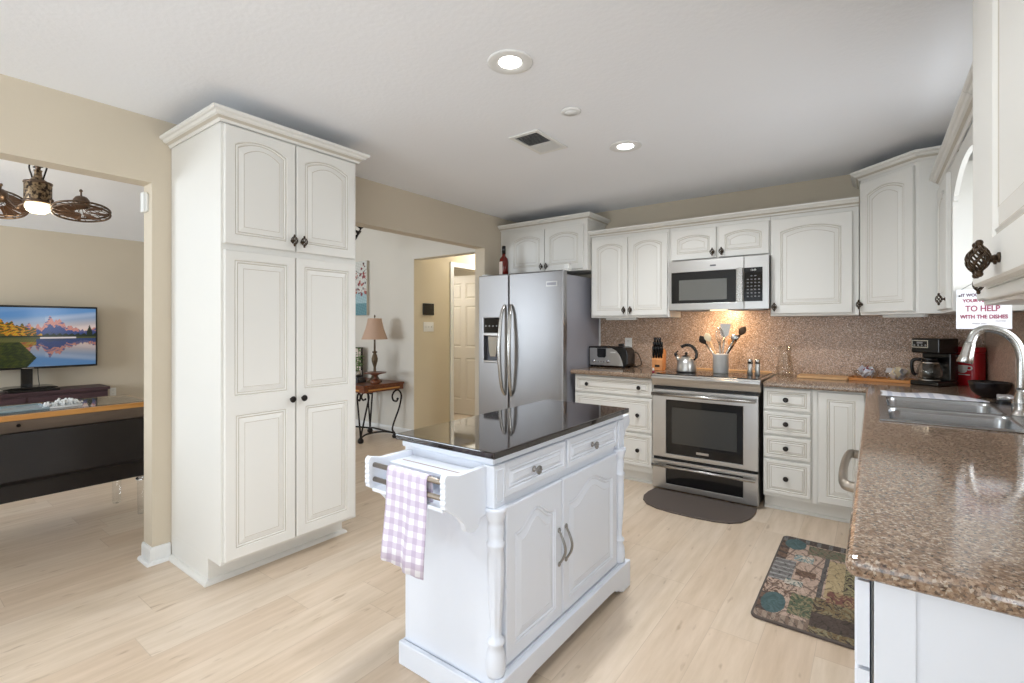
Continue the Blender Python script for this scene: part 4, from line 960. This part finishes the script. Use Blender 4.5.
# ================================================================ FLOOR MATS
m1 = thing('range_mat', 'brown rounded floor mat in front of the range', 'mat', (0, 0, 0))
pm = [(-1.405, 3.815), (-.665, 3.815)] + [(x, y) for x, y in ((-.655, 3.70), (-.665, 3.58), (-.70, 3.48), (-.76, 3.42), (-.85, 3.39), (-1.0, 3.375), (-1.14, 3.378), (-1.24, 3.395), (-1.33, 3.44), (-1.385, 3.51), (-1.415, 3.60), (-1.42, 3.70))]
MB().prism(pm, .001, .010).build('mat_body', 'brown_mat', m1, bevel=.006, seg=3)
pm2 = [(-1.035+(x+1.035)*.93, 3.60+(y-3.60)*.90) for x, y in pm]
MB().prism(pm2, .0101, .0112).build('mat_center', 'brown_mat', m1)
def mat_art(u, v):
    # terrace scene seen from above: u along the counter, v across
    random.seed(int(u*64+2*math.sin(v*40))*131+int(v*38+2*math.sin(u*50))*7+3); n = random.uniform(-22, 22)
    stone = (176, 146, 126); olive = (124, 112, 78); dark = (74, 58, 50); teal = (60, 88, 90); sand = (172, 148, 104); grey = (104, 100, 98); brown = (106, 76, 58)
    c = stone
    if v > .93: c = brown if int(u*50) % 2 else (150, 130, 112)
    if u < .07: c = (120, 96, 80) if int(v*26) % 2 else (146, 124, 106)
    if v < .10 and .06 < u < .95: c = brown if int(u*40+v*9) % 3 else dark
    if u > .93: c = dark if int(v*24) % 3 else grey
    if (u-.16)**2/.010+(v-.13)**2/.012 < 1: c = teal
    if (u-.90)**2/.006+(v-.15)**2/.014 < 1: c = teal
    if .24 < u < .45 and v < .30 and not c == teal: c = stone if n > -8 else brown
    if .10 < u < .30 and .22 < v < .50 and v > .26: c = olive if n > 0 else (78, 92, 66)
    if .40 < u < .66 and v < .22: c = grey if int(u*60) % 3 else (140, 138, 136)
    if .38 < u < .44 and .16 < v < .34: c = teal if n > 5 else (186, 176, 160)
    if .68 < u < .76 and .18 < v < .38: c = (110, 132, 132) if n > 0 else (196, 180, 160)
    if .50 < u < .57 and .24 < v < .44: c = brown
    if .30 < u < .86 and abs(v-.50-(u-.5)*.05) < .022: c = (84, 78, 76)
    if .34 < u < .78 and .54 < v < .70: c = sand
    if u < .32 and v > .46: c = dark if (.05 < u < .18 or n < -12) and not (.02 < u < .05) else ((122, 98, 60) if n < 4 else olive)
    if .30 < u < .42 and v > .56: c = (150, 120, 80) if n > 0 else (120, 70, 60)
    if .42 < u < .85 and v > .70: c = olive if n > 2 else ((150, 142, 96) if n > -10 else dark)
    if (u-.62)**2+(v-.90)**2 < .004: c = (58, 40, 26)
    if .80 < u < .92 and .3 < v < .95: c = (92, 96, 70) if n > 0 else (126, 104, 84)
    li = abs(math.sin(u*37+4*math.sin(v*19))*math.sin(v*31+3*math.sin(u*23)))
    if li < .07 and c not in (teal,): c = tuple(q_*.68 for q_ in c)
    # joints between stones
    if c == stone and (abs((u*7+v*2) % 1-.5) < .06 or abs((v*6-u*3) % 1-.5) < .06): c = (120, 96, 82)
    g_ = sum(c)/3; return tuple((q_*.76+g_*.24)*1.06+n*.5 for q_ in c)
m2 = thing('kitchen_mat', 'printed floor mat with terrace picture in front of the sink', 'mat', (-.448, 2.385, .001))
MB().prism(rrect(0, 0, .475, 1.035, .035), 0, .011).build('mat_body', 'brown_mat', m2, bevel=.004)
me = picture('printed_top', 'printed_mat', 1.015, .455, 230, 110, mat_art, m2, (.010, .010, .0115), (0, 0, 0))
for v_ in me.data.vertices:
    a, b_ = v_.co.x, v_.co.z
    v_.co = (b_, a, 0)   # u runs along +Y, v across +X
    x_, y_ = v_.co.x, v_.co.y
    for cx_, cy_ in ((.03, .03), (.425, .03), (.03, .985), (.425, .985)):
        dx, dy = x_-cx_, y_-cy_
        if (dx < 0) == (cx_ < .2) and (dy < 0) == (cy_ < .5):
            L_ = math.hypot(dx, dy)
            if L_ > .03: v_.co = (cx_+dx*.03/L_, cy_+dy*.03/L_, 0)

# ================================================================ CEILING FITTINGS
def downlight(label, x, y, r_, e, wide=118):
    t_ = thing('recessed_light', label, 'ceiling light', (x, y, ZC), 0, 'recessed ceiling lights')
    MB().lathe([(r_, -.0006), (r_, -.004), (r_-.006, -.007), (r_*.58, -.006), (r_*.50, -.0015)], n=48, cap=False).build('trim_ring', 'trim_white', t_)
    MB().lathe([(r_*.50, -.0012), (r_*.50, -.0035), (r_*.3, -.0045), (.0, -.005)], n=40, cap=False).build('lens', 'lens_glow', t_)
    l = bpy.data.lights.new('recessed_lamp', 'SPOT'); l.energy = e; l.spot_size = R(wide); l.spot_blend = .7; l.shadow_soft_size = .06; l.color = (.93, .965, 1)
    lo = bpy.data.objects.new('recessed_lamp', l); COL.objects.link(lo); lo.parent = t_; lo.location = (0, 0, -.02)
downlight('nearer of the two lit recessed ceiling lights, above the island', -1.262, 1.687, .098, 32)
downlight('farther of the two lit recessed ceiling lights, near the cabinets', -1.264, 2.911, .100, 88, 168)
downlight('added fill light in the ceiling behind the camera', -1.262, .15, .098, 40)  # unseen downlight, added to raise the ambient light
downlight('added fill light above the worktop end, out of frame', -.58, 1.1, .098, 44)  # unseen downlight, added to brighten the long face of the island
dt = thing('ceiling_sensor', 'small round white disc on the ceiling between the two lit lights', 'sensor', (-1.29, 2.265, ZC))
MB().lathe([(.052, -.0006), (.052, -.006), (.044, -.010), (0, -.011)], n=36).build('disc', 'trim_white', dt); MB().lathe([(.034, -.0112), (.034, -.0135), (0, -.0145)], n=30, cap=False).build('cap', 'trim_white', dt)
vt = thing('ceiling_vent', 'rectangular ceiling vent grille with grey slats', 'vent', (-1.665, 2.525, ZC))
MB().grid([-.105, -.080, .080, .105], [-.175, -.148, .148, .175], lambda x, y: abs(x) > .08 or abs(y) > .148, -.010, -.0006, 'z').build('frame', 'white_plastic', vt, bevel=.003)
MB().box(-.079, -.147, -.0025, .079, .147, -.0008).build('damper', 'logo_grey', vt)
for i in range(18):
    y = -.140+i*.0165; a = .6 if y < .02 else -.6
    MB().prism([(y-.006, -.0095), (y+.005, -.003) if a > 0 else (y+.006, -.0095), (y+.006, -.003) if a > 0 else (y-.004, -.003), (y-.005, -.0095) if a > 0 else (y-.005, -.003)], -.079, .079, 'x').build('slat', 'trim_white', vt)

# ================================================================ GREAT ROOM
# media console
mc = thing('media_console', 'dark espresso low media console under the television', 'console', (-8.235, .82, 0))
MB().box(0, -1.12, .50, .44, 1.12, .535).build('top', 'wood_espresso', mc, bevel=.004); MB().box(.01, -1.10, .04, .42, 1.10, .499).build('case', 'wood_espresso', mc)
for y in (-1.095, -.36, .375): MB().box(.4205, y, .07, .436, y+.715, .475).build('drawer_front', 'wood_espresso', mc, bevel=.004)
MB().box(.02, -1.08, 0, .38, 1.08, .039).build('plinth', 'black_plastic', mc)
# television on a bracket stand
tv = thing('television', 'flat television showing mountains above a lake', 'television', (-8.04, 1.215, .535))
MB().box(-.045, -.655, .255, 0, .655, 1.008).build('housing', 'black_plastic', tv, bevel=.006)
def mtn(u):   # ridge height 0..1 above the horizon line
    r_ = 0
    for c, w_, h_ in ((.10, .10, .30), (.28, .075, .50), (.38, .055, .46), (.50, .085, .74), (.56, .08, .62), (.60, .09, .66), (.70, .20, .40), (.98, .14, .34)):
        r_ = max(r_, h_*(1-abs(u-c)/w_*.55) if abs(u-c) < w_*1.8 else 0)
    r_ = max(r_, .24+.10*math.sin(u*7)) if u > .05 else r_
    return r_*1.35 + .03*math.sin(u*90)+.02*math.sin(u*157)
def tv_art(u, v):
    w = .30+.70*u   # the visible right part shows the range; u = 0..1 over the full screen
    u2 = (u-.32)/.68; hz = .50
    n = math.sin(u*311+v*97)*math.sin(v*211-u*53); n2 = math.sin(u*71+3*math.sin(v*37))*math.sin(v*63+2*math.sin(u*41))
    def sky(t): 
        a = (96, 146, 200); b = (244, 202, 176); k = min(1, max(0, 1.15-t*1.5+.35*(u2-.4)))
        s_ = tuple(a[i]*(1-k)+b[i]*k for i in range(3)); cl_ = max(0, math.sin(t*14-u2*5+1.5))*.35*(1 if u2 > .45 else .4)
        return tuple(s_[i]*(1-cl_)+(236, 226, 232)[i]*cl_ for i in range(3))
    def land(t, refl):
        m_ = mtn(u2)*.72
        if t < m_:
            k = t/max(.01, m_)
            c = (56, 74, 128) if k < .62 else ((206, 138, 124) if n2 > -.15 and m_ > .27 else (96, 96, 138))
            if k < .25: c = (60, 74, 110)
            return tuple(x+n*10 for x in c)
        return sky(t)
    if v > hz:
        t = (v-hz)/(1-hz); tree = .20+.62*max(0, .60-u2*1.35)+.05*math.sin(u*83)+.03*math.sin(u*191)
        if u2 > .36: tree = .10+.025*math.sin(u*140)
        if abs(u2-.93) < .035: tree = .16+.26*(1-abs(u2-.93)/.035)
        if t < tree:
            if u2 < .42 and t > .05: return (196+n*40, 122+n2*44, 36+n*14) if n2 > -.1 else (88+n*20, 84, 36)
            return (34+n*12, 46+n*12, 34)
        return land(t, 0)
    t = (hz-v)/hz
    if u2 < .04+.34*max(0, (.95-abs(t-.7)*.9)) and t > .16: return (48+n*26+n2*20, 58+n*24+n2*16, 26+n*12)
    if t < .05: return (226, 214, 212) if u2 > .40 and u2 < .78 else (84, 88, 50)
    if t < .16 and u2 < .36: return (96+n*20, 96+n*16, 52)
    if u2 < .36 and t < .62-u2: return (150+n*36, 106+n2*30, 48)
    c = land(t*1.02+.012*n, 1); return tuple(x*.82+8 for x in c)
picture('screen', 'tv_picture', 1.27, .705, 200, 112, tv_art, tv, (.0015, -.635, .279), (0, 0, PI/2))
MB().box(.0005, -.04, .262, .003, .06, .270).build('logo', 'nickel', tv)
MB().box(-.06, -.045, .02, -.02, .055, .40).build('stand_post', 'black_plastic', tv, bevel=.004)
MB().prism([(-.16, .055), (.18, .055), (.24, .045), (.24, .035), (-.22, .035), (-.22, .045)], -.10, .20, 'x').build('stand_shelf', 'black_plastic', tv, bevel=.003)
MB().box(-.14, -.18, 0, .04, .20, .018).build('stand_foot', 'black_plastic', tv, bevel=.003)
tag(MB().box(-7.99, 1.03, .5355, -7.83, 1.47, .563).build('cable_box', 'black_plastic', bevel=.004), 'slim black cable box under the television shelf', 'cable box')
tag(MB().tube(smoothpath([(-8.165, 1.33, .82), (-8.17, 1.335, .68), (-8.17, 1.35, .545)], 5), .004, 6).build('power_cord', 'cable_black'), 'thin black cord hanging behind the television stand', 'cord')
# long black table with wood rim, glass top and clear legs
tb = thing('display_table', 'long black table with orange wood rim, glass top and clear legs', 'table', (-4.32, 0, 0))
TY0, TY1 = -1.30, 1.245
MB().box(-.27, TY0, .742, .27, TY1, .775).build('rim', 'wood_rim', tb, bevel=.005)
MB().box(-.25, TY0+.02, .7755, .25, TY1-.02, .781).build('glass_top', 'window_glass', tb)
MB().box(-.248, TY0+.022, .7752, .248, TY1-.022, .7754).build('top_panel', 'table_top', tb)
MB().prism([(.262, .741), (.225, .665), (-.225, .665), (-.262, .741)], TY0+.01, TY1-.01, 'y').build('apron', 'table_taupe', tb, bevel=.004)
MB().prism([(.248, .664), (.262, .40), (.262, .385), (.215, .355), (.205, .252), (-.205, .252), (-.262, .385), (-.262, .40), (-.248, .664)], TY0+.02, TY1-.005, 'y').build('body', 'table_black', tb, bevel=.004)
MB().lathe([(.010, 0), (.010, .004), (.005, .007), (.007, .015), (.0, .018)], (0, 0, 0), 16, axis='x').build('knob', 'dark_iron', tb, (.252, .58, .71))
for x in (-.15, .24):
    for y in (TY0+.15, TY1-.055 if x > 0 else TY1-.095):
        MB().lathe([(.036, .240), (.036, .2515), (.026, .2515), (.026, .240)], (x, y, 0), 24, cap=False).build('leg_collar', 'chrome', tb)
        MB().lathe([(.018, .001), (.024, .004), (.027, .235), (.027, .2395)], (x, y, 0), 20).build('leg', 'acrylic', tb)
random.seed(21)
co = thing('coral_ornament', 'cluster of white coral on the glass table top', 'ornament', (-4.19, .80, .7815)); co.scale = (.75,)*3
mb = MB()
MB().prism([(.05*math.cos(2*PI*i/20), .13*math.sin(2*PI*i/20)) for i in range(20)], 0, .012).build('base', 'coral_white', co)
for i in range(46):
    x, y = random.uniform(-.035, .035), random.uniform(-.12, .12); h = random.uniform(.025, .06)*(1.1-abs(y)*4)
    mb.tube([(x, y, .012), (x+random.uniform(-.01, .01), y+random.uniform(-.01, .01), .012+h*.6), (x+random.uniform(-.016, .016), y+random.uniform(-.02, .02), .012+h)], [.007, .006, .009], 7)
mb.build('branches', 'coral_white', co)
by = thing('glass_tray', 'flat blue glass tray at the left end of the table top', 'tray', (-4.28, .43, .7815))
MB().grid([-.13, -.12, .12, .13], [-.30, -.29, .29, .30], lambda x, y: abs(x) > .12 or abs(y) > .29, 0, .012).build('rim', 'tray_blue', by); MB().box(-.119, -.289, 0, .119, .289, .004).build('base', 'tray_blue', by)
# twin ceiling fan with centre light
fx, fy = -6.19, 1.01; FZ = 2.335; K = .72; KZ = .95
fn = thing('ceiling_fan', 'bronze ceiling fan with filigree drum, lit bowl and two caged fan heads', 'ceiling fan', (fx, fy, FZ))
zc_ = 2.44+(fx-TVX+.15)/(WLB-TVX+.15)*1.46-FZ
def kl(prof): return [(r_*K, z*KZ) for r_, z in prof]
MB().lathe([(.010, .48), (.010, zc_-.06)], n=12).build('downrod', 'fan_bronze', fn); MB().lathe([(.03, zc_-.07), (.08, zc_-.02), (.08, zc_-.012)], n=24).build('canopy', 'fan_bronze', fn)
MB().lathe(kl([(.128, .115), (.134, .125), (.134, .29), (.126, .305), (.075, .325), (.045, .355), (.035, .40), (.045, .42), (.012, .425)]), n=40).build('drum', 'fan_filigree', fn)
MB().lathe(kl([(.137, .10), (.142, .105), (.142, .122), (.135, .126)]), n=40).lathe(kl([(.137, .285), (.142, .29), (.14, .304), (.128, .308)]), n=40).build('band', 'fan_bronze', fn)
MB().lathe(kl([(.118, .098), (.128, .075), (.128, .055), (.110, .025), (.070, .005), (.0, -.004)]), n=40, cap=False).build('light_bowl', 'fan_glow', fn)
Rv = Vector((.8031, .5958, 0))
def P3(a, b_, z): return (Rv.x*a-Rv.y*b_, Rv.y*a+Rv.x*b_, z)
for s in (-1, 1):
    pts = [(.045, .31), (.065, .37), (.082, .43), (.068, .475), (.040, .48), (.024, .455), (.030, .43), (.044, .432)]
    MB().tube(smoothpath([P3(s*a, 0, z) for a, z in pts], 5), .0065, 8).build('scroll', 'dark_iron', fn)
MB().lathe([(.016, .40), (.022, .43), (.015, .46), (.018, .485)], n=20).build('neck', 'fan_bronze', fn)
pt_l = bpy.data.lights.new('fan_lamp', 'POINT'); pt_l.energy = 8; pt_l.color = (1, .85, .62); pt_l.shadow_soft_size = .1
po = bpy.data.objects.new('fan_lamp', pt_l); COL.objects.link(po); po.parent = fn; po.location = (0, 0, -.12)
FR = .205
def fan_head(s, cxa, cz, tilt, roll):
    # arm from the drum to a motor; wide dished cage below it
    e = P3(s*cxa, 0, cz)
    arm = MB(); arm.tube(smoothpath([P3(s*.095, 0, .10), P3(s*.15, 0, .09), P3(s*.21, 0, .07), P3(s*(cxa-.05), 0, cz+.02)], 5), .009, 10)
    arm.ball(P3(s*.125, 0, .118), .018, 12).ball(P3(s*.19, 0, .06), .018, 12); arm.build('arm', 'fan_bronze', fn)
    rot = (Matrix.Rotation(math.atan2(Rv.y, Rv.x), 4, 'Z') @ Matrix.Rotation(tilt, 4, 'Y') @ Matrix.Rotation(roll, 4, 'X')).to_euler()
    hd = MB().lathe([(.018, .075), (.045, .066), (.060, .040), (.062, .0), (.052, -.025)], n=28).lathe([(.008, .08), (.008, .12), (.014, .13), (.010, .145), (0, .148)], n=12).build('motor', 'fan_bronze', fn, e, rot)
    rg_ = MB()
    for r_, z in ((FR, -.055), (FR, -.085)):
        rg_.tube([(r_*math.cos(2*PI*i/48), r_*math.sin(2*PI*i/48), z) for i in range(49)], .009, 8)
    for i in range(20):
        a = 2*PI*i/20; rg_.tube([(.05*math.cos(a), .05*math.sin(a), -.028), (.15*math.cos(a), .15*math.sin(a), -.035), (FR*math.cos(a), FR*math.sin(a), -.055)], .0028, 5)
    for i in range(12):
        a = 2*PI*i/12; rg_.tube([(FR*math.cos(a), FR*math.sin(a), -.085), (.12*math.cos(a), .12*math.sin(a), -.105), (.02*math.cos(a), .02*math.sin(a), -.108)], .0028, 5)
    rg_.build('cage', 'fan_bronze', hd)
    for i in range(7):
        a = 2*PI*i/7; bl = MB(); c_, s_ = math.cos(a), math.sin(a)
        qd = [(.05, -.02, -.070), (.18, -.065, -.082), (.192, .0, -.068), (.18, .052, -.060), (.05, .02, -.060)]
        top = [(x*c_-y*s_, x*s_+y*c_, z) for x, y, z in qd]; bl.rings([top, [(x, y, z-.004) for x, y, z in top]])
        bl.build('blade', 'fan_wood', hd)
fan_head(1, .40, .085, R(-9), R(-8)); fan_head(-1, .36, .155, R(38), R(24))

# ---- dining end: console table, lamp, dish, plant, painting, chandelier
ctab = thing('console_table', 'cherry wood console table on black wrought iron scroll legs', 'table', (-4.44, 3.845, 0))
TW, TD = 1.05, .555
MB().box(-TW, -TD, .565, 0, 0, .625).box(-TW-.02, -TD-.02, .6255, .02, .0, .650).build('top', 'wood_cherry', ctab, bevel=.005)
MB().box(.0005, -TD+.06, .583, .004, -.06, .600).box(-TW+.08, -TD-.004, .583, -.08, -TD-.0005, .600).build('carved_band', 'wood_rim', ctab)
def scroll_leg(cx, cy, dirs, big=False):
    mb = MB()
    for dx, dy in dirs:
        k = 1.0
        pp = [(0, 0, .055), (dx*.010, dy*.010, .10), (dx*.055, dy*.055, .28), (dx*.095, dy*.095, .43), (dx*.110, dy*.110, .50), (dx*.085, dy*.085, .548), (dx*.035, dy*.035, .553), (dx*.010, dy*.010, .515), (dx*.030, dy*.030, .475), (dx*.062, dy*.062, .480)]
        mb.tube(smoothpath([(cx+a, cy+b_, z) for a, b_, z in pp], 5), .0095, 8)
        mb.ball((cx+dx*.062, cy+dy*.062, .480), .013, 10)
    mb.lathe([(.022, .0), (.032, .012), (.034, .030), (.022, .050), (.012, .062)], (cx, cy, 0), 16)
    mb.build('leg', 'dark_iron', ctab)
scroll_leg(-.13, -TD+.055, ((0, 1), (0, -.4))); scroll_leg(-.505, -.09, ((.4, 0), (-.4, 0)))
scroll_leg(-TW+.06, -TD+.06, ((0, 1), (-.4, 0)))
mb = MB(); pp = [(-.005, -.100, .055), (-.03, -.115, .10), (-.02, -.09, .20), (0.0, -.045, .33), (.0, -.012, .44), (.0, -.010, .50), (.0, -.05, .552), (.0, -.105, .545), (.0, -.14, .495), (.0, -.125, .44), (.0, -.075, .425), (0, -.062, .45)]
mb.tube(smoothpath([(a-.03, b_, z) for a, b_, z in pp], 5), .0105, 8).ball((-.03, -.062, .45), .015, 10).lathe([(.020, .0), (.030, .012), (.030, .030), (.015, .052)], (-.035, -.10, 0), 16)
mb.build('leg', 'dark_iron', ctab)
MB().tube(smoothpath([(-.13, -TD+.055, .055), (-.17, -.38, .075), (-.13, -.20, .078), (-.035, -.10, .055)], 6), .010, 8).tube(smoothpath([(-.035, -.10, .055), (-.20, -.15, .08), (-.38, -.14, .08), (-.505, -.09, .055)], 6), .010, 8).tube(smoothpath([(-.505, -.09, .055), (-.70, -.25, .08), (-.88, -.36, .08), (-TW+.06, -TD+.06, .055)], 6), .010, 8).build('stretcher', 'dark_iron', ctab)
lp = thing('table_lamp', 'bronze table lamp with tan bell shade on the console table', 'lamp', (-4.655, 3.60, .651))
MB().lathe([(.085, 0), (.088, .012), (.075, .022), (.055, .035), (.035, .07), (.022, .10), (.016, .13), (.014, .17), (.022, .20), (.034, .24), (.036, .27), (.026, .31), (.016, .33), (.030, .345), (.030, .352), (.012, .36), (.010, .47), (.010, .50)], n=28).build('base', 'lamp_bronze', lp)
sp = [(.150, .495), (.146, .50), (.125, .56), (.103, .62), (.088, .68), (.078, .735), (.076, .738), (.0735, .735), (.085, .68), (.100, .62), (.122, .56), (.146, .495)]
MB().lathe(sp, n=40, cap=False).build('lamp_shade', 'lamp_shade', lp)
MB().lathe([(.004, .50), (.004, .745), (.008, .752), (.010, .765), (.004, .778)], n=14).box(-.075, -.002, .730, .075, .002, .734).build('finial', 'lamp_bronze', lp)
ds = thing('pedestal_dish', 'dark wooden pedestal dish in front of the lamp', 'dish', (-4.515, 3.50, .651))
MB().lathe([(.050, 0), (.055, .008), (.055, .035), (.040, .045), (.018, .058), (.014, .078), (.024, .088), (.055, .105), (.115, .118), (.125, .128), (.115, .126), (.05, .115), (.01, .112)], n=36).build('dish', 'wood_cherry', ds)
bk = thing('book_stack_box', 'grey stack box at the left end of the console in view', 'box', (-4.79, 3.46, .651))
MB().box(-.10, -.06, 0, .085, .06, .028).box(-.095, -.055, .0285, .08, .055, .060).build('box', 'logo_grey', bk, bevel=.003)
pf = thing('picture_frame', 'dark thin frame leaning on the wall behind the leafy plant', 'frame', (-5.33, 3.80, .651))
MB().grid([-.17, -.155, .155, .17], [0, .015, .365, .38], lambda x, z: abs(x) > .155 or z < .015 or z > .365, -.012, .008, 'y').build('frame', 'dark_iron', pf); MB().box(-.154, -.004, .016, .154, .004, .364).build('mat_board', 'label_cream', pf)
pp_ = thing('potted_vine', 'leafy green vine plant standing on the grey box', 'plant', (-4.79, 3.46, .7115)); pp_.scale = (1.25,)*3
MB().lathe([(.028, 0), (.036, .004), (.040, .06), (.036, .06), (.032, .01)], n=20).build('vase', 'nickel', pp_)
random.seed(9); st = MB(); lf = MB()
for k in range(5):
    x, y = random.uniform(-.015, .015), random.uniform(-.015, .015); h = random.uniform(.18, .27); ax, ay = random.uniform(-.07, .07), random.uniform(-.05, .05)
    path = smoothpath([(x, y, .03), (x+ax*.5, y+ay*.5, h*.6), (x+ax, y+ay, h)], 5); st.tube(path, .0025, 5)
    for q_ in path[3:]:
        for _ in range(2):
            a = random.uniform(0, 2*PI); L_ = random.uniform(.030, .05); u = Vector((math.cos(a), math.sin(a), random.uniform(-.5, .4))); v_ = Vector((-u.y, u.x, 0)).normalized()*.012
            c = q_+u*L_*.5; up_ = Vector((0, 0, .001)); lf.add([q_-up_, c-v_-up_, q_+u*L_-up_, c+v_-up_, q_+up_, c-v_+up_, q_+u*L_+up_, c+v_+up_], [(0, 3, 2, 1), (4, 5, 6, 7), (0, 1, 5, 4), (1, 2, 6, 5), (2, 3, 7, 6), (3, 0, 4, 7)])
st.build('stems', 'leaf_green', pp_); lf.build('leaves', 'leaf_green', pp_)
def canvas_art(u, v):
    n = math.sin(u*61+v*37)*math.sin(v*83-u*29)
    bg = (206, 206, 200) if v > .42 else ((160, 186, 192) if v > .22 else (104, 144, 152)); bg = tuple(q_+n*12 for q_ in bg)
    random.seed(4)
    for i in range(70):
        cx_ = random.random(); cy_ = random.random()*.62+.36; cx_ = cx_ if cy_ > .6 else .5+cx_*.5; r_ = random.uniform(.012, .034)
        if (u-cx_)**2+((v-cy_)*1.1)**2 < r_*r_: return random.choice(((150, 66, 60), (132, 66, 72), (84, 56, 56), (170, 98, 84)))
        random.random()
    if abs(v-(.35+.5*u)) < .006 or abs(v-(1.15-.5*u)) < .005: return (80, 56, 54)
    return bg
cv = thing('canvas_painting', 'canvas painting of red blossoms over blue on the dining wall', 'painting', (-5.74, 3.878, 1.435))
MB().box(0, -.036, 0, .615, 0, .69).build('canvas', 'cabinet_glaze_shade', cv, bevel=.002)
picture('painted_face', 'canvas_print', .611, .686, 60, 68, canvas_art, cv, (.002, -.0365, .002), (0, 0, 0))
ch = thing('iron_chandelier', 'dark iron chandelier, one leafy arm tip showing beside the pantry', 'chandelier', (-4.58, 2.95, 2.195))
zc2 = 2.44+(-4.58-TVX+.15)/(WLB-TVX+.15)*1.46-2.16
MB().lathe([(.008, .30), (.008, zc2-.03)], n=8).lathe([(.02, -.02), (.035, .05), (.02, .12), (.03, .2), (.012, .30)], n=20).build('stem', 'dark_iron', ch)
for k in range(6):
    a = math.atan2(.20, .37)+2*PI*k/6; c_, s_ = math.cos(a), math.sin(a)
    ar = MB().tube(smoothpath([(.03*c_, .03*s_, .05), (.15*c_, .15*s_, -.02), (.30*c_, .30*s_, .03), (.36*c_, .36*s_, .11)], 5), .008, 8)
    for j in range(3): ar.tube([(.36*c_, .36*s_, .11), ((.36+.035*(j-1))*c_-(.02*(j-1))*s_, (.36+.035*(j-1))*s_+(.02*(j-1))*c_, .145), ((.36+.045*(j-1))*c_, (.36+.045*(j-1))*s_, .160)], [.006, .012, .002], 7)
    ar.build('arm', 'dark_iron', ch)
# hallway light
hl = thing('hall_ceiling_light', 'round flush light on the hallway ceiling', 'ceiling light', (-3.9, 5.0, 2.44))
MB().lathe([(.14, -.001), (.14, -.03), (.13, -.035)], n=32).build('rim', 'nickel', hl); MB().lathe([(.128, -.03), (.11, -.07), (.05, -.09), (0, -.093)], n=32, cap=False).build('shade', 'fan_glow', hl)
l = bpy.data.lights.new('hall_lamp', 'POINT'); l.energy = 15; l.color = (1, .95, .86); l.shadow_soft_size = .12
lo = bpy.data.objects.new('hall_lamp', l); COL.objects.link(lo); lo.parent = hl; lo.location = (0, 0, -.2)

l = bpy.data.lights.new('far_room_fill', 'POINT'); l.energy = 20; l.color = (1, .98, .95); l.shadow_soft_size = .15  # added lamp in the unseen room, brightens the open hall door
rl = thing('fill_pendant', 'added unseen fill pendant in the room beyond the hallway door', 'ceiling light', (-5.3, 4.55, 2.44))
MB().lathe([(.012, -.25), (.012, -.001)], n=10).build('rod', 'nickel', rl); MB().lathe([(.02, -.25), (.10, -.29), (.12, -.34), (.10, -.36), (0, -.365)], n=28).build('shade', 'fan_glow', rl)
lo = bpy.data.objects.new('far_room_fill', l); COL.objects.link(lo); lo.parent = rl; lo.location = (0, 0, -.55)
